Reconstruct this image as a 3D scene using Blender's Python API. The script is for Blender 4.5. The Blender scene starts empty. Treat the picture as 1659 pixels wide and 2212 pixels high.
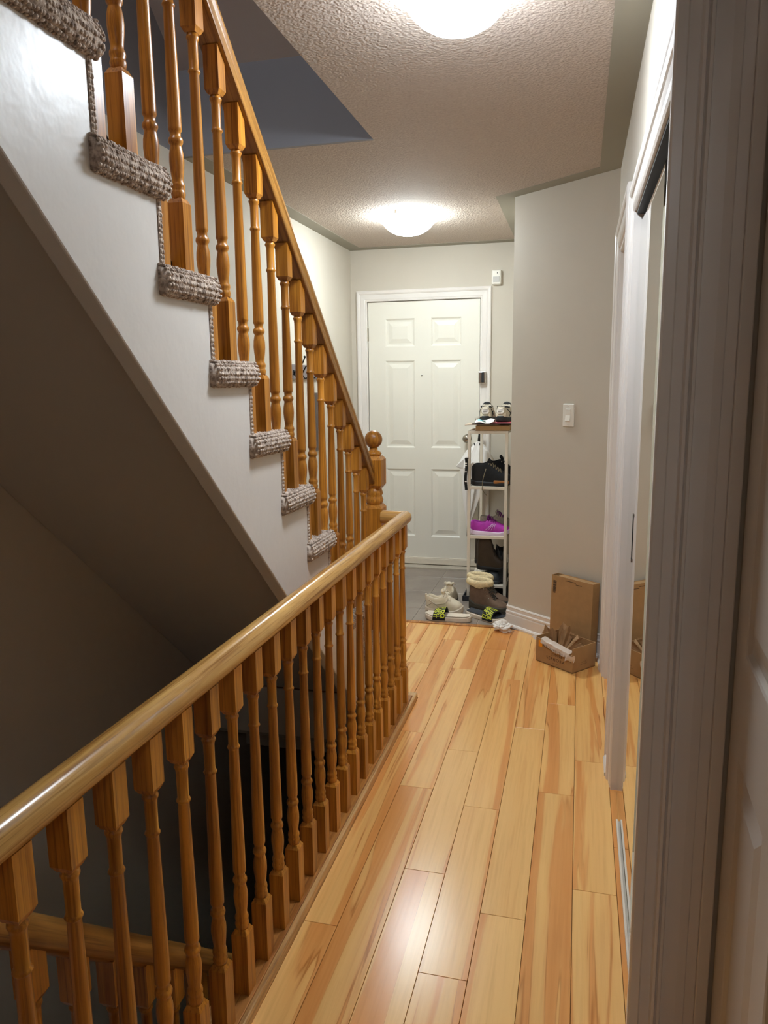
import bpy, bmesh, math, random
from math import sin, cos, pi, radians
from mathutils import Vector, Matrix, noise
random.seed(7)
C = bpy.context.scene.collection
sc = bpy.context.scene

# ------------------------------------------------------------------ camera
CAM_YAW, CAM_PITCH, CAM_ROLL = radians(14.41350582), radians(-9.75272616), radians(-0.67823829)
def cam_matrix():
    cy, sy, cp, sp = cos(CAM_YAW), sin(CAM_YAW), cos(CAM_PITCH), sin(CAM_PITCH)
    f = Vector((-sy * cp, cy * cp, sp)); r = Vector((cy, sy, 0)); u = r.cross(f)
    c, s = cos(CAM_ROLL), sin(CAM_ROLL)
    r2 = c * r + s * u; u2 = -s * r + c * u
    m = Matrix((r2, u2, -f)).transposed().to_4x4()
    m.translation = (0, 0, 1.45)
    return m
cam = bpy.data.cameras.new('camera'); camo = bpy.data.objects.new('camera', cam); C.objects.link(camo)
camo.matrix_world = cam_matrix()
cam.sensor_fit = 'HORIZONTAL'; cam.sensor_width = 36.0; cam.lens = 36.0 * 1642.22 / 1659.0
cam.clip_start = 0.02; cam.clip_end = 50
sc.camera = camo

# ------------------------------------------------------------------ world, exposure, light
w = bpy.data.worlds.new('world'); sc.world = w; w.use_nodes = True
w.node_tree.nodes['Background'].inputs[0].default_value = (0.55, 0.62, 0.75, 1)
w.node_tree.nodes['Background'].inputs[1].default_value = 0.02
sc.view_settings.view_transform = 'Standard'; sc.view_settings.look = 'None'
sc.view_settings.gamma = 1.0; sc.view_settings.use_curve_mapping = False
sc.view_settings.exposure = 0.0
sc.cycles.caustics_reflective = True
sc.cycles.blur_glossy = 0.0
sc.cycles.max_bounces = 12; sc.cycles.diffuse_bounces = 7; sc.cycles.glossy_bounces = 6
sc.cycles.sample_clamp_indirect = 12.0
LAMP_HALL, LAMP_ENTRY = 102.0, 68.0        # emission of the two glass bowls
LAMP_COL_HALL = (0.81, 0.905, 1.0, 1); LAMP_COL_ENTRY = (0.84, 0.955, 1.0, 1)
FILL_UP = 180.0                             # added unseen fill lamp, brightens the upper header and soffit
FILL_BACK = 15.0                            # added unseen fill lamp behind the camera, lifts the near shadows

# ------------------------------------------------------------------ materials
def S(r, g, b):
    def f(c):
        c /= 255.0
        return c / 12.92 if c <= 0.04045 else ((c + 0.055) / 1.055) ** 2.4
    return (f(r), f(g), f(b), 1)

class NT:
    def __init__(s, name):
        s.m = bpy.data.materials.new(name); s.m.use_nodes = True
        s.t = s.m.node_tree; s.b = s.t.nodes['Principled BSDF']
    def n(s, kind, **kw):
        nd = s.t.nodes.new(kind)
        for k, v in kw.items(): setattr(nd, k, v)
        return nd
    def l(s, a, b): s.t.links.new(a, b)
    def coords(s, scale=(1, 1, 1), rot=(0, 0, 0), rnd=False, kind='Object'):
        tc = s.n('ShaderNodeTexCoord'); mp = s.n('ShaderNodeMapping')
        src = tc.outputs[kind]
        if rnd:
            oi = s.n('ShaderNodeObjectInfo'); vm = s.n('ShaderNodeVectorMath', operation='SCALE')
            cb = s.n('ShaderNodeCombineXYZ'); s.l(oi.outputs['Random'], cb.inputs[0]); s.l(oi.outputs['Random'], cb.inputs[1]); s.l(oi.outputs['Random'], cb.inputs[2])
            s.l(cb.outputs[0], vm.inputs[0]); vm.inputs['Scale'].default_value = 37.0
            ad = s.n('ShaderNodeVectorMath', operation='ADD'); s.l(src, ad.inputs[0]); s.l(vm.outputs[0], ad.inputs[1]); src = ad.outputs[0]
        s.l(src, mp.inputs[0]); mp.inputs['Scale'].default_value = scale; mp.inputs['Rotation'].default_value = rot
        return mp.outputs[0]
    def noise(s, vec, scale=1, detail=3, rough=0.55, dist=0):
        nd = s.n('ShaderNodeTexNoise'); s.l(vec, nd.inputs['Vector']); nd.inputs['Scale'].default_value = scale
        nd.inputs['Detail'].default_value = detail; nd.inputs['Roughness'].default_value = rough; nd.inputs['Distortion'].default_value = dist
        return nd.outputs[0]
    def ramp(s, fac, stops):
        r = s.n('ShaderNodeValToRGB'); e = r.color_ramp.elements
        while len(e) < len(stops): e.new(0.5)
        for i, (p, c) in enumerate(stops): e[i].position = p; e[i].color = c if len(c) == 4 else (*c, 1)
        s.l(fac, r.inputs[0]); return r.outputs[0]
    def mix(s, fac, a, b, mode='MIX'):
        m = s.n('ShaderNodeMix', data_type='RGBA', blend_type=mode)
        for i, v in ((0, fac), (6, a), (7, b)):
            if hasattr(v, 'type') and hasattr(v, 'node'): s.l(v, m.inputs[i])
            else: m.inputs[i].default_value = v
        return m.outputs[2]
    def bump(s, h, strength=0.3, dist=0.002):
        b = s.n('ShaderNodeBump'); s.l(h, b.inputs['Height']); b.inputs['Strength'].default_value = strength; b.inputs['Distance'].default_value = dist
        s.l(b.outputs[0], s.b.inputs['Normal'])
    def col(s, c):
        if hasattr(c, 'node'): s.l(c, s.b.inputs['Base Color'])
        else: s.b.inputs['Base Color'].default_value = c
    def set(s, rough=0.5, metal=0.0, spec=0.5):
        s.b.inputs['Roughness'].default_value = rough; s.b.inputs['Metallic'].default_value = metal
        s.b.inputs['Specular IOR Level'].default_value = spec
        return s.m

def plain(name, c, rough=0.5, metal=0.0, spec=0.5, var=0.06, nscale=14, bump=0.0, bscale=120, bd=0.001):
    t = NT(name); v = t.coords()
    n = t.noise(v, nscale, 3)
    d = tuple(x * (1 - var) for x in c[:3]) + (1,); e = tuple(min(1, x * (1 + var)) for x in c[:3]) + (1,)
    t.col(t.ramp(n, [(0.3, d), (0.7, e)]))
    if bump: t.bump(t.noise(v, bscale, 2), bump, bd)
    return t.set(rough, metal, spec)

def wood(name, dark, light, axis='Z', rough=0.33, slope=0.0, rnd=True, spec=0.5, k=1.0):
    t = NT(name)
    sc_ = {'Z': (46 * k, 46 * k, 2.2), 'Y': (46 * k, 2.2, 46 * k), 'X': (2.2, 46 * k, 46 * k)}[axis]
    tc = t.coords((1, 1, 1), (slope, 0, 0), rnd)
    mp = t.n('ShaderNodeMapping'); t.l(tc, mp.inputs[0]); mp.inputs['Scale'].default_value = sc_
    g = t.noise(mp.outputs[0], 1.0, 6, 0.62, 0.6)
    mp2 = t.n('ShaderNodeMapping'); t.l(tc, mp2.inputs[0]); mp2.inputs['Scale'].default_value = tuple(x * (3.6 if x > 10 else 1.3) for x in sc_)
    g2 = t.noise(mp2.outputs[0], 1.0, 3, 0.6)
    c = t.ramp(g, [(0.30, dark), (0.5, tuple((a + b) / 2 for a, b in zip(dark, light))), (0.68, light)])
    c2 = t.ramp(g2, [(0.36, (0.52, 0.44, 0.38, 1)), (0.5, (1, 1, 1, 1))])
    c = t.mix(0.8, c, c2, 'MULTIPLY')
    if rnd:
        oi = t.n('ShaderNodeObjectInfo')
        rv = t.ramp(oi.outputs['Random'], [(0.0, (0.74, 0.70, 0.66, 1)), (0.5, (0.95, 0.93, 0.9, 1)), (1.0, (1.12, 1.08, 1.02, 1))])
        c = t.mix(1.0, c, rv, 'MULTIPLY')
    t.col(c); t.bump(g2, 0.12, 0.0006)
    return t.set(rough, 0, spec)

M = {}
M['wall'] = plain('greige_paint', S(199, 191, 177), 0.62, var=0.02, nscale=3, bump=0.04, bscale=90, spec=0.3)
M['wall_stair'] = plain('stair_white_paint', S(219, 214, 207), 0.36, var=0.02, nscale=3, bump=0.22, bscale=30, bd=0.004, spec=0.5)
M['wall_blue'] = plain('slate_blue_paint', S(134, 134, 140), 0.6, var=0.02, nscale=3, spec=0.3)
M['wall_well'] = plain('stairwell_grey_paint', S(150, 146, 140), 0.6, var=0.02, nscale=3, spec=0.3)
M['trim'] = plain('white_gloss_trim', S(226, 220, 214), 0.28, var=0.015, nscale=6)
M['door'] = plain('white_door_enamel', S(228, 224, 212), 0.38, var=0.015, nscale=4, bump=0.05, bscale=160)
M['panel_door'] = plain('interior_door_paint', S(205, 197, 186), 0.42, var=0.02, nscale=4)
M['plastic'] = plain('white_plastic', S(232, 228, 218), 0.35, var=0.01)
M['plastic_grey'] = plain('grey_lens_plastic', S(186, 184, 180), 0.4, var=0.02)
M['black'] = plain('black_rubber', S(24, 24, 26), 0.6, var=0.15)
M['black_cloth'] = plain('black_textile', S(20, 20, 22), 0.85, var=0.3, nscale=60, bump=0.3, bscale=500)
M['chrome'] = plain('chrome', S(210, 208, 204), 0.12, 1.0, var=0.02)
M['nickel'] = plain('satin_nickel', S(168, 160, 146), 0.24, 1.0, var=0.02)
M['bronze'] = plain('dark_track_metal', S(30, 27, 26), 0.55, 0.0, var=0.05, spec=0.25)
M['white_metal'] = plain('white_powder_coat', S(222, 212, 196), 0.4, var=0.02)
M['card'] = plain('kraft_cardboard', S(172, 136, 94), 0.8, var=0.06, nscale=25, spec=0.2)
M['card_in'] = plain('kraft_cardboard_inside', S(158, 126, 88), 0.85, var=0.06, nscale=25, spec=0.2)
M['kraft'] = plain('kraft_paper', S(176, 138, 98), 0.75, var=0.08, nscale=20, bump=0.3, bscale=60, bd=0.002, spec=0.3)
M['film'] = plain('glossy_mailer_film', S(214, 198, 184), 0.14, var=0.05, nscale=20)
M['ink'] = plain('dark_print', S(48, 28, 20), 0.7, var=0.05)
M['ink_black'] = plain('black_print', S(22, 22, 26), 0.7, var=0.05)
M['orange'] = plain('orange_sticker', S(240, 158, 30), 0.6, var=0.05)
M['tissue'] = plain('white_tissue', S(236, 230, 222), 0.9, var=0.03, bump=0.2, bscale=200)
M['fleece'] = plain('cream_fleece', S(226, 206, 164), 0.95, var=0.16, nscale=90, bump=0.9, bscale=260, bd=0.004, spec=0.1)
M['taupe'] = plain('taupe_suede', S(112, 90, 74), 0.8, var=0.12, nscale=40, bump=0.2, bscale=300, spec=0.25)
M['taupe_dark'] = plain('dark_olive_rubber', S(66, 60, 50), 0.6, var=0.1, nscale=40)
M['white_shoe'] = plain('off_white_leather', S(214, 202, 178), 0.5, var=0.05, nscale=30)
M['grey_mesh'] = plain('warm_grey_mesh', S(182, 170, 150), 0.8, var=0.12, nscale=120, bump=0.3, bscale=600)
M['sole_white'] = plain('cream_foam_sole', S(220, 206, 186), 0.6, var=0.04)
M['purple'] = plain('magenta_knit', S(178, 48, 172), 0.6, var=0.14, nscale=40, bump=0.2, bscale=500)
M['purple_dark'] = plain('plum_lining', S(110, 20, 110), 0.7, var=0.1)
M['lilac'] = plain('lilac_foam', S(226, 208, 232), 0.5, var=0.03)
M['grey_lining'] = plain('grey_lining', S(150, 142, 128), 0.85, var=0.15, nscale=90)
M['brown_boot'] = plain('dark_brown_leather', S(58, 44, 30), 0.55, var=0.2, nscale=20)
M['tan_sole'] = plain('gum_sole', S(156, 100, 46), 0.5, var=0.06)
M['neon'] = plain('neon_print', S(206, 214, 60), 0.6, var=0.04)
M['paper'] = plain('white_paper', S(236, 230, 222), 0.6, var=0.02)
M['flyer_dark'] = plain('dark_flyer_print', S(50, 30, 28), 0.45, var=0.4, nscale=40)
M['flyer_tan'] = plain('beige_flyer', S(186, 164, 142), 0.6, var=0.15, nscale=30)
M['flyer_red'] = plain('red_flyer', S(196, 90, 100), 0.5, var=0.3, nscale=60)
M['cyan'] = plain('cyan_packet_print', S(150, 216, 224), 0.4, var=0.2, nscale=60)
M['umbrella'] = plain('white_umbrella_nylon', S(230, 226, 222), 0.5, var=0.02)
M['tray'] = plain('charcoal_boot_tray', S(44, 47, 54), 0.45, var=0.1)
M['dark_slate'] = plain('slate_grey_rubber', S(54, 58, 64), 0.55, var=0.12)
M['hook_board'] = plain('grey_hook_board', S(120, 110, 108), 0.6, var=0.06)
M['dark_brown'] = plain('dark_brown_lacquer', S(54, 36, 30), 0.4, var=0.1)
M['lace_tan'] = plain('khaki_lace', S(120, 108, 84), 0.9, var=0.1)
M['lace_white'] = plain('cream_lace', S(226, 216, 196), 0.9, var=0.05)
M['oak'] = wood('golden_oak', S(146, 86, 18), S(214, 148, 54), 'Z')
M['oak_rail'] = wood('honey_oak_rail', S(170, 118, 54), S(220, 174, 102), 'Y', rough=0.22, rnd=False)
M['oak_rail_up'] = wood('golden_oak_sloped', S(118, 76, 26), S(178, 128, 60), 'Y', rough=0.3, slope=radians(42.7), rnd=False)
M['oak_rail_x'] = wood('honey_oak_return', S(170, 118, 54), S(220, 174, 102), 'X', rough=0.22, rnd=False)
M['oak_kerb'] = wood('oak_kerb', S(172, 126, 74), S(226, 184, 126), 'Y', rough=0.3, rnd=False, k=0.7)
M['oak_dark'] = wood('oak_shoe', S(140, 84, 34), S(198, 138, 72), 'Y', rough=0.35, rnd=False)
M['mirror'] = plain('mirror_glass', (0.86, 0.88, 0.84, 1), 0.0, 1.0, var=0.0)
M['hole'] = plain('dark_slot', S(20, 16, 14), 0.9, var=0.05)

def make_ceiling():
    t = NT('stippled_ceiling'); v = t.coords()
    n = t.noise(v, 90, 4, 0.6, 0.4); n2 = t.n('ShaderNodeTexVoronoi', feature='SMOOTH_F1'); t.l(v, n2.inputs['Vector']); n2.inputs['Scale'].default_value = 115
    h = t.n('ShaderNodeMath', operation='SUBTRACT'); t.l(n, h.inputs[0]); t.l(n2.outputs[0], h.inputs[1])
    t.col(t.ramp(n, [(0.3, S(180, 166, 154)), (0.7, S(196, 182, 170))]))
    t.bump(h.outputs[0], 0.75, 0.0045)
    return t.set(0.85, 0, 0.2)
M['ceiling'] = make_ceiling()
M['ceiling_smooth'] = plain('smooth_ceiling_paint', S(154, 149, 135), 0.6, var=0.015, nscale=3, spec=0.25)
M['soffit'] = plain('soffit_paint', S(200, 193, 182), 0.65, var=0.015, nscale=3, spec=0.25)
M['upper_soffit'] = plain('upper_soffit_paint', S(190, 186, 190), 0.7, var=0.015, nscale=3, bump=0.2, bscale=80, bd=0.003, spec=0.25)

def make_laminate():
    t = NT('maple_laminate')
    tc = t.coords((1, 1, 1), rnd=True)
    def mp(s):
        m = t.n('ShaderNodeMapping'); t.l(tc, m.inputs[0]); m.inputs['Scale'].default_value = s; return m.outputs[0]
    big = t.noise(mp((12, 0.50, 1)), 1, 3, 0.5, 0.9)
    fine = t.noise(mp((95, 3.2, 1)), 1, 4, 0.6, 0.3)
    med = t.noise(mp((30, 1.6, 1)), 1, 3, 0.55, 0.5)
    c = t.ramp(big, [(0.38, S(240, 194, 124)), (0.50, S(236, 186, 116)), (0.56, S(224, 160, 92)), (0.74, S(214, 146, 80))])
    line = t.ramp(big, [(0.52, (1, 1, 1, 1)), (0.534, (0.58, 0.42, 0.30, 1)), (0.540, (0.76, 0.62, 0.5, 1)), (0.555, (1, 1, 1, 1))])
    lm = t.ramp(med, [(0.42, (0, 0, 0, 1)), (0.62, (1, 1, 1, 1))])
    c = t.mix(lm, c, t.mix(1.0, c, line, 'MULTIPLY'))
    c = t.mix(0.6, c, t.ramp(fine, [(0.33, (0.86, 0.80, 0.74, 1)), (0.55, (1, 1, 1, 1))]), 'MULTIPLY')
    c = t.mix(0.5, c, t.ramp(med, [(0.3, (1.0, 0.95, 0.88, 1)), (0.7, (0.94, 0.86, 0.76, 1))]), 'MULTIPLY')
    oi = t.n('ShaderNodeObjectInfo')
    c = t.mix(1.0, c, t.ramp(oi.outputs['Random'], [(0, (0.95, 0.92, 0.88, 1)), (1, (1.03, 1.02, 1.0, 1))]), 'MULTIPLY')
    t.col(c); t.bump(fine, 0.16, 0.0006)
    return t.set(0.24, 0, 0.5)
M['laminate'] = make_laminate()
M['seam'] = plain('plank_seam', S(120, 72, 42), 0.8, var=0.05)

def make_carpet():
    t = NT('berber_carpet'); v = t.coords()
    n = t.noise(v, 95, 2, 0.6); n2 = t.noise(v, 18, 2)
    c = t.ramp(n, [(0.30, S(118, 102, 90)), (0.45, S(176, 158, 144)), (0.62, S(214, 197, 181))])
    c = t.mix(0.4, c, t.ramp(n2, [(0.3, (0.85, 0.85, 0.85, 1)), (0.7, (1.05, 1.05, 1.05, 1))]), 'MULTIPLY')
    t.col(c); t.bump(n, 0.6, 0.004)
    return t.set(0.95, 0, 0.1)
M['carpet'] = make_carpet()

def make_tile():
    t = NT('grey_floor_tile'); v = t.coords(rnd=True)
    n = t.noise(v, 5, 5, 0.6); n2 = t.noise(v, 60, 3)
    c = t.ramp(n, [(0.3, S(126, 114, 104)), (0.7, S(150, 138, 126))])
    t.col(t.mix(0.3, c, t.ramp(n2, [(0.3, (0.85, 0.85, 0.85, 1)), (0.7, (1.08, 1.08, 1.08, 1))]), 'MULTIPLY'))
    return t.set(0.35, 0, 0.5)
M['tile'] = make_tile()
M['grout'] = plain('pale_grout', S(176, 166, 150), 0.9, var=0.08, nscale=30)

def emis(name, col, strength):
    t = NT(name); t.b.inputs['Emission Color'].default_value = col
    v = t.coords(); n = t.noise(v, 4, 1)
    t.col(t.ramp(n, [(0.3, S(240, 236, 226)), (0.7, S(246, 242, 234))]))
    t.b.inputs['Emission Strength'].default_value = strength
    return t.set(0.25)
M['bowl_hall'] = emis('lit_frosted_glass_hall', LAMP_COL_HALL, LAMP_HALL)
M['bowl_entry'] = emis('lit_frosted_glass_entry', LAMP_COL_ENTRY, LAMP_ENTRY)
M['rim_hall'] = emis('lit_glass_rim', LAMP_COL_HALL, LAMP_HALL * 0.10)
M['fill_bowl_back'] = emis('fill_glass_back', LAMP_COL_HALL, FILL_BACK)
M['fill_bowl_up'] = emis('fill_glass_upstairs', (0.98, 0.98, 1.0, 1), FILL_UP)

# ------------------------------------------------------------------ mesh helpers
def BM(): return bmesh.new()
def box(bm, x0, x1, y0, y1, z0, z1):
    vs = [bm.verts.new(p) for p in ((x0,y0,z0),(x1,y0,z0),(x1,y1,z0),(x0,y1,z0),(x0,y0,z1),(x1,y0,z1),(x1,y1,z1),(x0,y1,z1))]
    for f in ((0,3,2,1),(4,5,6,7),(0,1,5,4),(1,2,6,5),(2,3,7,6),(3,0,4,7)): bm.faces.new([vs[i] for i in f])
    return vs
def obox(bm, o, u, v, wv, a, b, c):
    """box from corner o along axes u,v,wv with lengths a,b,c"""
    o, u, v, wv = Vector(o), Vector(u).normalized() * a, Vector(v).normalized() * b, Vector(wv).normalized() * c
    vs = [bm.verts.new(p) for p in (o, o+u, o+u+v, o+v, o+wv, o+u+wv, o+u+v+wv, o+v+wv)]
    for f in ((0,3,2,1),(4,5,6,7),(0,1,5,4),(1,2,6,5),(2,3,7,6),(3,0,4,7)): bm.faces.new([vs[i] for i in f])
def lathe(bm, prof, n=24, ox=0, oy=0, cap=True):
    rings = []
    for r, z in prof:
        rings.append([bm.verts.new((ox + r * cos(2*pi*i/n), oy + r * sin(2*pi*i/n), z)) for i in range(n)] if r > 1e-6 else [bm.verts.new((ox, oy, z))])
    for a, b in zip(rings, rings[1:]):
        for i in range(n):
            j = (i + 1) % n
            if len(a) == 1 and len(b) == 1: continue
            if len(a) == 1: bm.faces.new((a[0], b[j], b[i]))
            elif len(b) == 1: bm.faces.new((a[i], a[j], b[0]))
            else: bm.faces.new((a[i], a[j], b[j], b[i]))
    if cap:
        for r in (rings[0], rings[-1]):
            if len(r) > 2: bm.faces.new(r)
def tube(bm, pts, r, n=8, cap=True):
    pts = [Vector(p) for p in pts]; rs = r if isinstance(r, (list, tuple)) else [r] * len(pts)
    rings = []; prev = None
    for i, p in enumerate(pts):
        d = (pts[min(i+1, len(pts)-1)] - pts[max(i-1, 0)]).normalized()
        if prev is None: prev = d.orthogonal().normalized()
        a = (prev - d * prev.dot(d)); a = a.normalized() if a.length > 1e-6 else d.orthogonal().normalized(); prev = a
        b = d.cross(a)
        rings.append([bm.verts.new(p + rs[i] * (cos(2*pi*k/n) * a + sin(2*pi*k/n) * b)) for k in range(n)])
    for A, B in zip(rings, rings[1:]):
        for k in range(n): bm.faces.new((A[k], A[(k+1)%n], B[(k+1)%n], B[k]))
    if cap: bm.faces.new(rings[0]); bm.faces.new(rings[-1])
def prism(bm, pts, f0, f1):
    """pts 2d; f0,f1 map (a,b)->3d for the two ends"""
    A = [bm.verts.new(f0(*p)) for p in pts]; B = [bm.verts.new(f1(*p)) for p in pts]
    n = len(pts)
    bm.faces.new(A); bm.faces.new(list(reversed(B)))
    for i in range(n): bm.faces.new((A[i], B[i], B[(i+1)%n], A[(i+1)%n]))
def grid(bm, nx, ny, f):
    V = [[bm.verts.new(f(i / nx, j / ny)) for j in range(ny + 1)] for i in range(nx + 1)]
    for i in range(nx):
        for j in range(ny): bm.faces.new((V[i][j], V[i+1][j], V[i+1][j+1], V[i][j+1]))
    return V
def mesh(name, bm, mat, smooth=False, fixn=True):
    if fixn: bmesh.ops.recalc_face_normals(bm, faces=bm.faces)
    me = bpy.data.meshes.new(name); bm.to_mesh(me); bm.free()
    if mat is not None: me.materials.append(M[mat] if isinstance(mat, str) else mat)
    if smooth: me.polygons.foreach_set('use_smooth', [True] * len(me.polygons))
    return me
def link(name, me, parent=None, loc=None, rot=None, world=False):
    o = bpy.data.objects.new(name, me); C.objects.link(o)
    if loc is not None: o.location = loc
    if rot is not None: o.rotation_euler = rot
    if parent is not None:
        o.parent = parent
        if world:
            pm = Matrix.LocRotScale(parent.location, parent.rotation_euler, parent.scale)
            if parent.parent: pm = parent.parent.matrix_local @ pm if False else pm
            o.matrix_parent_inverse = pm.inverted()
    return o
def obj(name, bm, mat, parent=None, smooth=False, bevel=0, seg=2, sub=0, solid=0, world=True, loc=None, rot=None, angle=None):
    me = mesh(name, bm, mat, smooth)
    o = link(name, me, parent, loc, rot, world=world and parent is not None)
    if solid:
        m = o.modifiers.new('solid', 'SOLIDIFY'); m.thickness = solid; m.offset = 0
    if bevel:
        m = o.modifiers.new('bevel', 'BEVEL'); m.width = bevel; m.segments = seg; m.limit_method = 'ANGLE'; m.angle_limit = radians(40)
    if sub:
        m = o.modifiers.new('sub', 'SUBSURF'); m.levels = sub; m.render_levels = sub
    if angle is not None:
        try: me.set_sharp_from_angle(angle=radians(angle))
        except Exception: pass
    return o
def thing(name, label, cat, loc=(0,0,0), rotz=0, group=None):
    o = bpy.data.objects.new(name, None); C.objects.link(o); o.location = loc; o.rotation_euler = (0, 0, rotz); o.empty_display_size = 0.1
    return tag(o, label, cat, group)
def tag(o, label, cat, group=None):
    o['label'] = label; o['category'] = cat
    if group: o['group'] = group
    return o
def struct(o, label=None):
    o['kind'] = 'structure'
    if label: o['label'] = label
    return o
def text_me(s, size, mat, spacing=1.0, bold=0.0):
    cu = bpy.data.curves.new('lettering', 'FONT'); cu.body = s; cu.size = size; cu.space_character = spacing
    cu.align_x = 'CENTER'; cu.align_y = 'CENTER'; cu.extrude = 0.0; cu.offset = bold
    t = bpy.data.objects.new('lettering', cu); C.objects.link(t)
    dg = bpy.context.evaluated_depsgraph_get(); me = bpy.data.meshes.new_from_object(t.evaluated_get(dg))
    bpy.data.objects.remove(t); me.materials.clear(); me.materials.append(M[mat]); me.name = 'lettering'
    return me
def basis(o, u, v):
    u = Vector(u).normalized(); v = Vector(v).normalized(); n = u.cross(v)
    m = Matrix((u, v, n)).transposed().to_4x4(); m.translation = o
    return m
def lerp(tab, t):
    for (a, va), (b, vb) in zip(tab, tab[1:]):
        if t <= b: return va + (vb - va) * max(0, (t - a)) / (b - a)
    return tab[-1][1]

# ------------------------------------------------------------------ key dimensions (metres)
CEIL = 2.435
XL, XR, YF = -1.733, 0.155, 5.80            # left party wall, right hall wall, front wall
PA, PB = Vector((-0.378, 4.426, 0)), Vector((0.155, 3.985, 0))   # angled wall
U = (PB - PA).normalized(); N = Vector((U.y, -U.x, 0))          # along / out of the angled wall
FX1 = -0.378                                  # right wall of the entry
RUN, RISE = 0.2095, 0.1933
def riserY(j): return 3.375 - RUN * j
def treadZ(j): return 0.144 + RISE * j
SX = -0.86                                    # stringer face

# ------------------------------------------------------------------ floor
fl = thing('floor', None, None) if False else bpy.data.objects.new('floor', None); C.objects.link(fl); struct(fl, 'golden maple laminate floor of the hall')
b = BM()
box(b, -0.775, 1.2, -2.2, 4.36, -0.25, -0.0125); box(b, XL, -0.775, 3.262, 4.36, -0.25, -0.0125); box(b, -0.80, -0.775, 3.2, 3.262, -0.2, -0.0125); box(b, XL, -0.775, -2.2, 0.3, -0.25, -0.0125)
obj('floor_bed', b, 'seam', fl)
joints = {-7: [3.704], -6: [4.094, 2.922, 1.744], -5: [3.667, 2.492, 1.32], -4: [3.987, 2.803, 2.028, 0.85], -3: [3.58, 2.41, 1.636, 0.46],
          -2: [3.059, 1.885, 0.71], -1: [3.335, 2.559, 1.385], 0: [2.823, 2.046, 0.87], 1: [3.46, 2.28, 1.11]}
for k in range(-15, 2):
    x0 = 0.022 + 0.123 * k; x1 = x0 + 0.123
    ylo = 0.05
    if x0 < -0.69 and x1 <= -0.69: ylo = 3.27
    if x1 < XL + 0.01: continue
    x0 = max(x0, XL + 0.002)
    js = joints.get(k, [3.45 + ((k * 0.37) % 0.7)])
    ys = [4.352] + sorted([j for j in js if ylo + 0.05 < j < 4.3], reverse=True) + [ylo]
    for a, c in zip(ys, ys[1:]):
        if c >= a: continue
        xa, xb = x0 + 0.0007, x1 - 0.0007
        y1_ = a - 0.0007
        if k == 1: xb = 0.196
        bm = BM()
        # clip against the angled wall at the far right
        def ymax(x): return min(y1_, PA.y + (x - PA.x) / (PB.x - PA.x) * (PB.y - PA.y) - 0.004) if x > PA.x else y1_
        pts = [(xa, c + 0.0007), (xb, c + 0.0007), (xb, ymax(xb)), (xa, ymax(xa))]
        if k == -6 and c < 3.27:
            pts = [(-0.687, c + 0.0007), (xb, c + 0.0007), (xb, y1_), (-0.687, y1_)] if y1_ < 3.27 else [(-0.687, c + 0.0007), (xb, c + 0.0007), (xb, y1_), (xa, y1_), (xa, 3.2705), (-0.687, 3.2705)]
        if pts[2][1] <= pts[1][1]: bm.free(); continue
        prism(bm, pts, lambda x, y: (x, y, -0.012), lambda x, y: (x, y, 0.0))
        obj('plank', bm, 'laminate', fl, bevel=0.0006, seg=1)

tf = bpy.data.objects.new('floor_entry', None); C.objects.link(tf); struct(tf, 'grey ceramic tile floor at the front door')
b = BM(); box(b, XL, FX1 + 0.12, 4.36, 5.95, -0.2, -0.014); obj('grout_bed', b, 'grout', tf)
TX, TY = 0.40, 0.40
for i in range(-3, 3):
    for j in range(-3, 2):
        x0, y0 = -0.966 + TX * i, 5.487 + TY * j
        x1, y1 = x0 + TX, y0 + TY
        x0, x1 = max(x0, XL), min(x1, FX1 + 0.1); y0, y1 = max(y0, 4.40), min(y1, 5.81)
        if x1 - x0 < 0.02 or y1 - y0 < 0.02: continue
        bm = BM(); box(bm, x0 + 0.002, x1 - 0.002, y0 + 0.002, y1 - 0.002, -0.016, -0.010)
        obj('tile', bm, 'tile', tf, bevel=0.0015, seg=1)
b = BM(); prism(b, [(4.352, -0.012), (4.352, 0.004), (4.366, 0.007), (4.388, 0.004), (4.400, -0.012)], lambda y, z: (XL, y, z), lambda y, z: (-0.36, y, z))
struct(obj('trim_1', b, 'oak_dark'), 'wooden strip between laminate and tile')

# ------------------------------------------------------------------ walls
def wallbox(name, *a, mat='wall'):
    b = BM(); box(b, *a); return struct(obj(name, b, mat))
wallbox('wall_left', XL - 0.15, XL, -2.2, 5.95, -0.02, CEIL)
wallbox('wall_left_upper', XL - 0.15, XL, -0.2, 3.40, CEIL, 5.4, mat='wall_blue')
wallbox('wall_left_lower', XL - 0.15, XL, -0.8, 6.2, -2.85, -0.02, mat='wall')
# front wall with door opening
DX0, DX1, DH = -1.606, -0.734, 2.05
wallbox('wall_front_left', XL, DX0 - 0.02, YF, YF + 0.15, -0.2, CEIL)
wallbox('wall_front_right', DX1 + 0.02, FX1 + 0.1, YF, YF + 0.15, -0.2, CEIL)
wallbox('wall_front_head', DX0 - 0.02, DX1 + 0.02, YF, YF + 0.15, DH + 0.02, CEIL)
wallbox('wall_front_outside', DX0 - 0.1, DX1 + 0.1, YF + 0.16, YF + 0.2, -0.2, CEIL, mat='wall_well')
wallbox('wall_entry', FX1, FX1 + 0.1, PA.y + 0.08, YF, -0.2, CEIL)
# angled wall
b = BM(); prism(b, [(PA.x, PA.y), (PB.x, PB.y), (PB.x + 0.12, PB.y), (PB.x + 0.12, PB.y + 0.1), (PA.x + 0.1, PA.y + 0.1), (PA.x, PA.y + 0.1)], lambda x, y: (x, y, -0.01), lambda x, y: (x, y, CEIL))
struct(obj('wall_angled', b, 'wall'), 'angled greige wall beside the entry')
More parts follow.
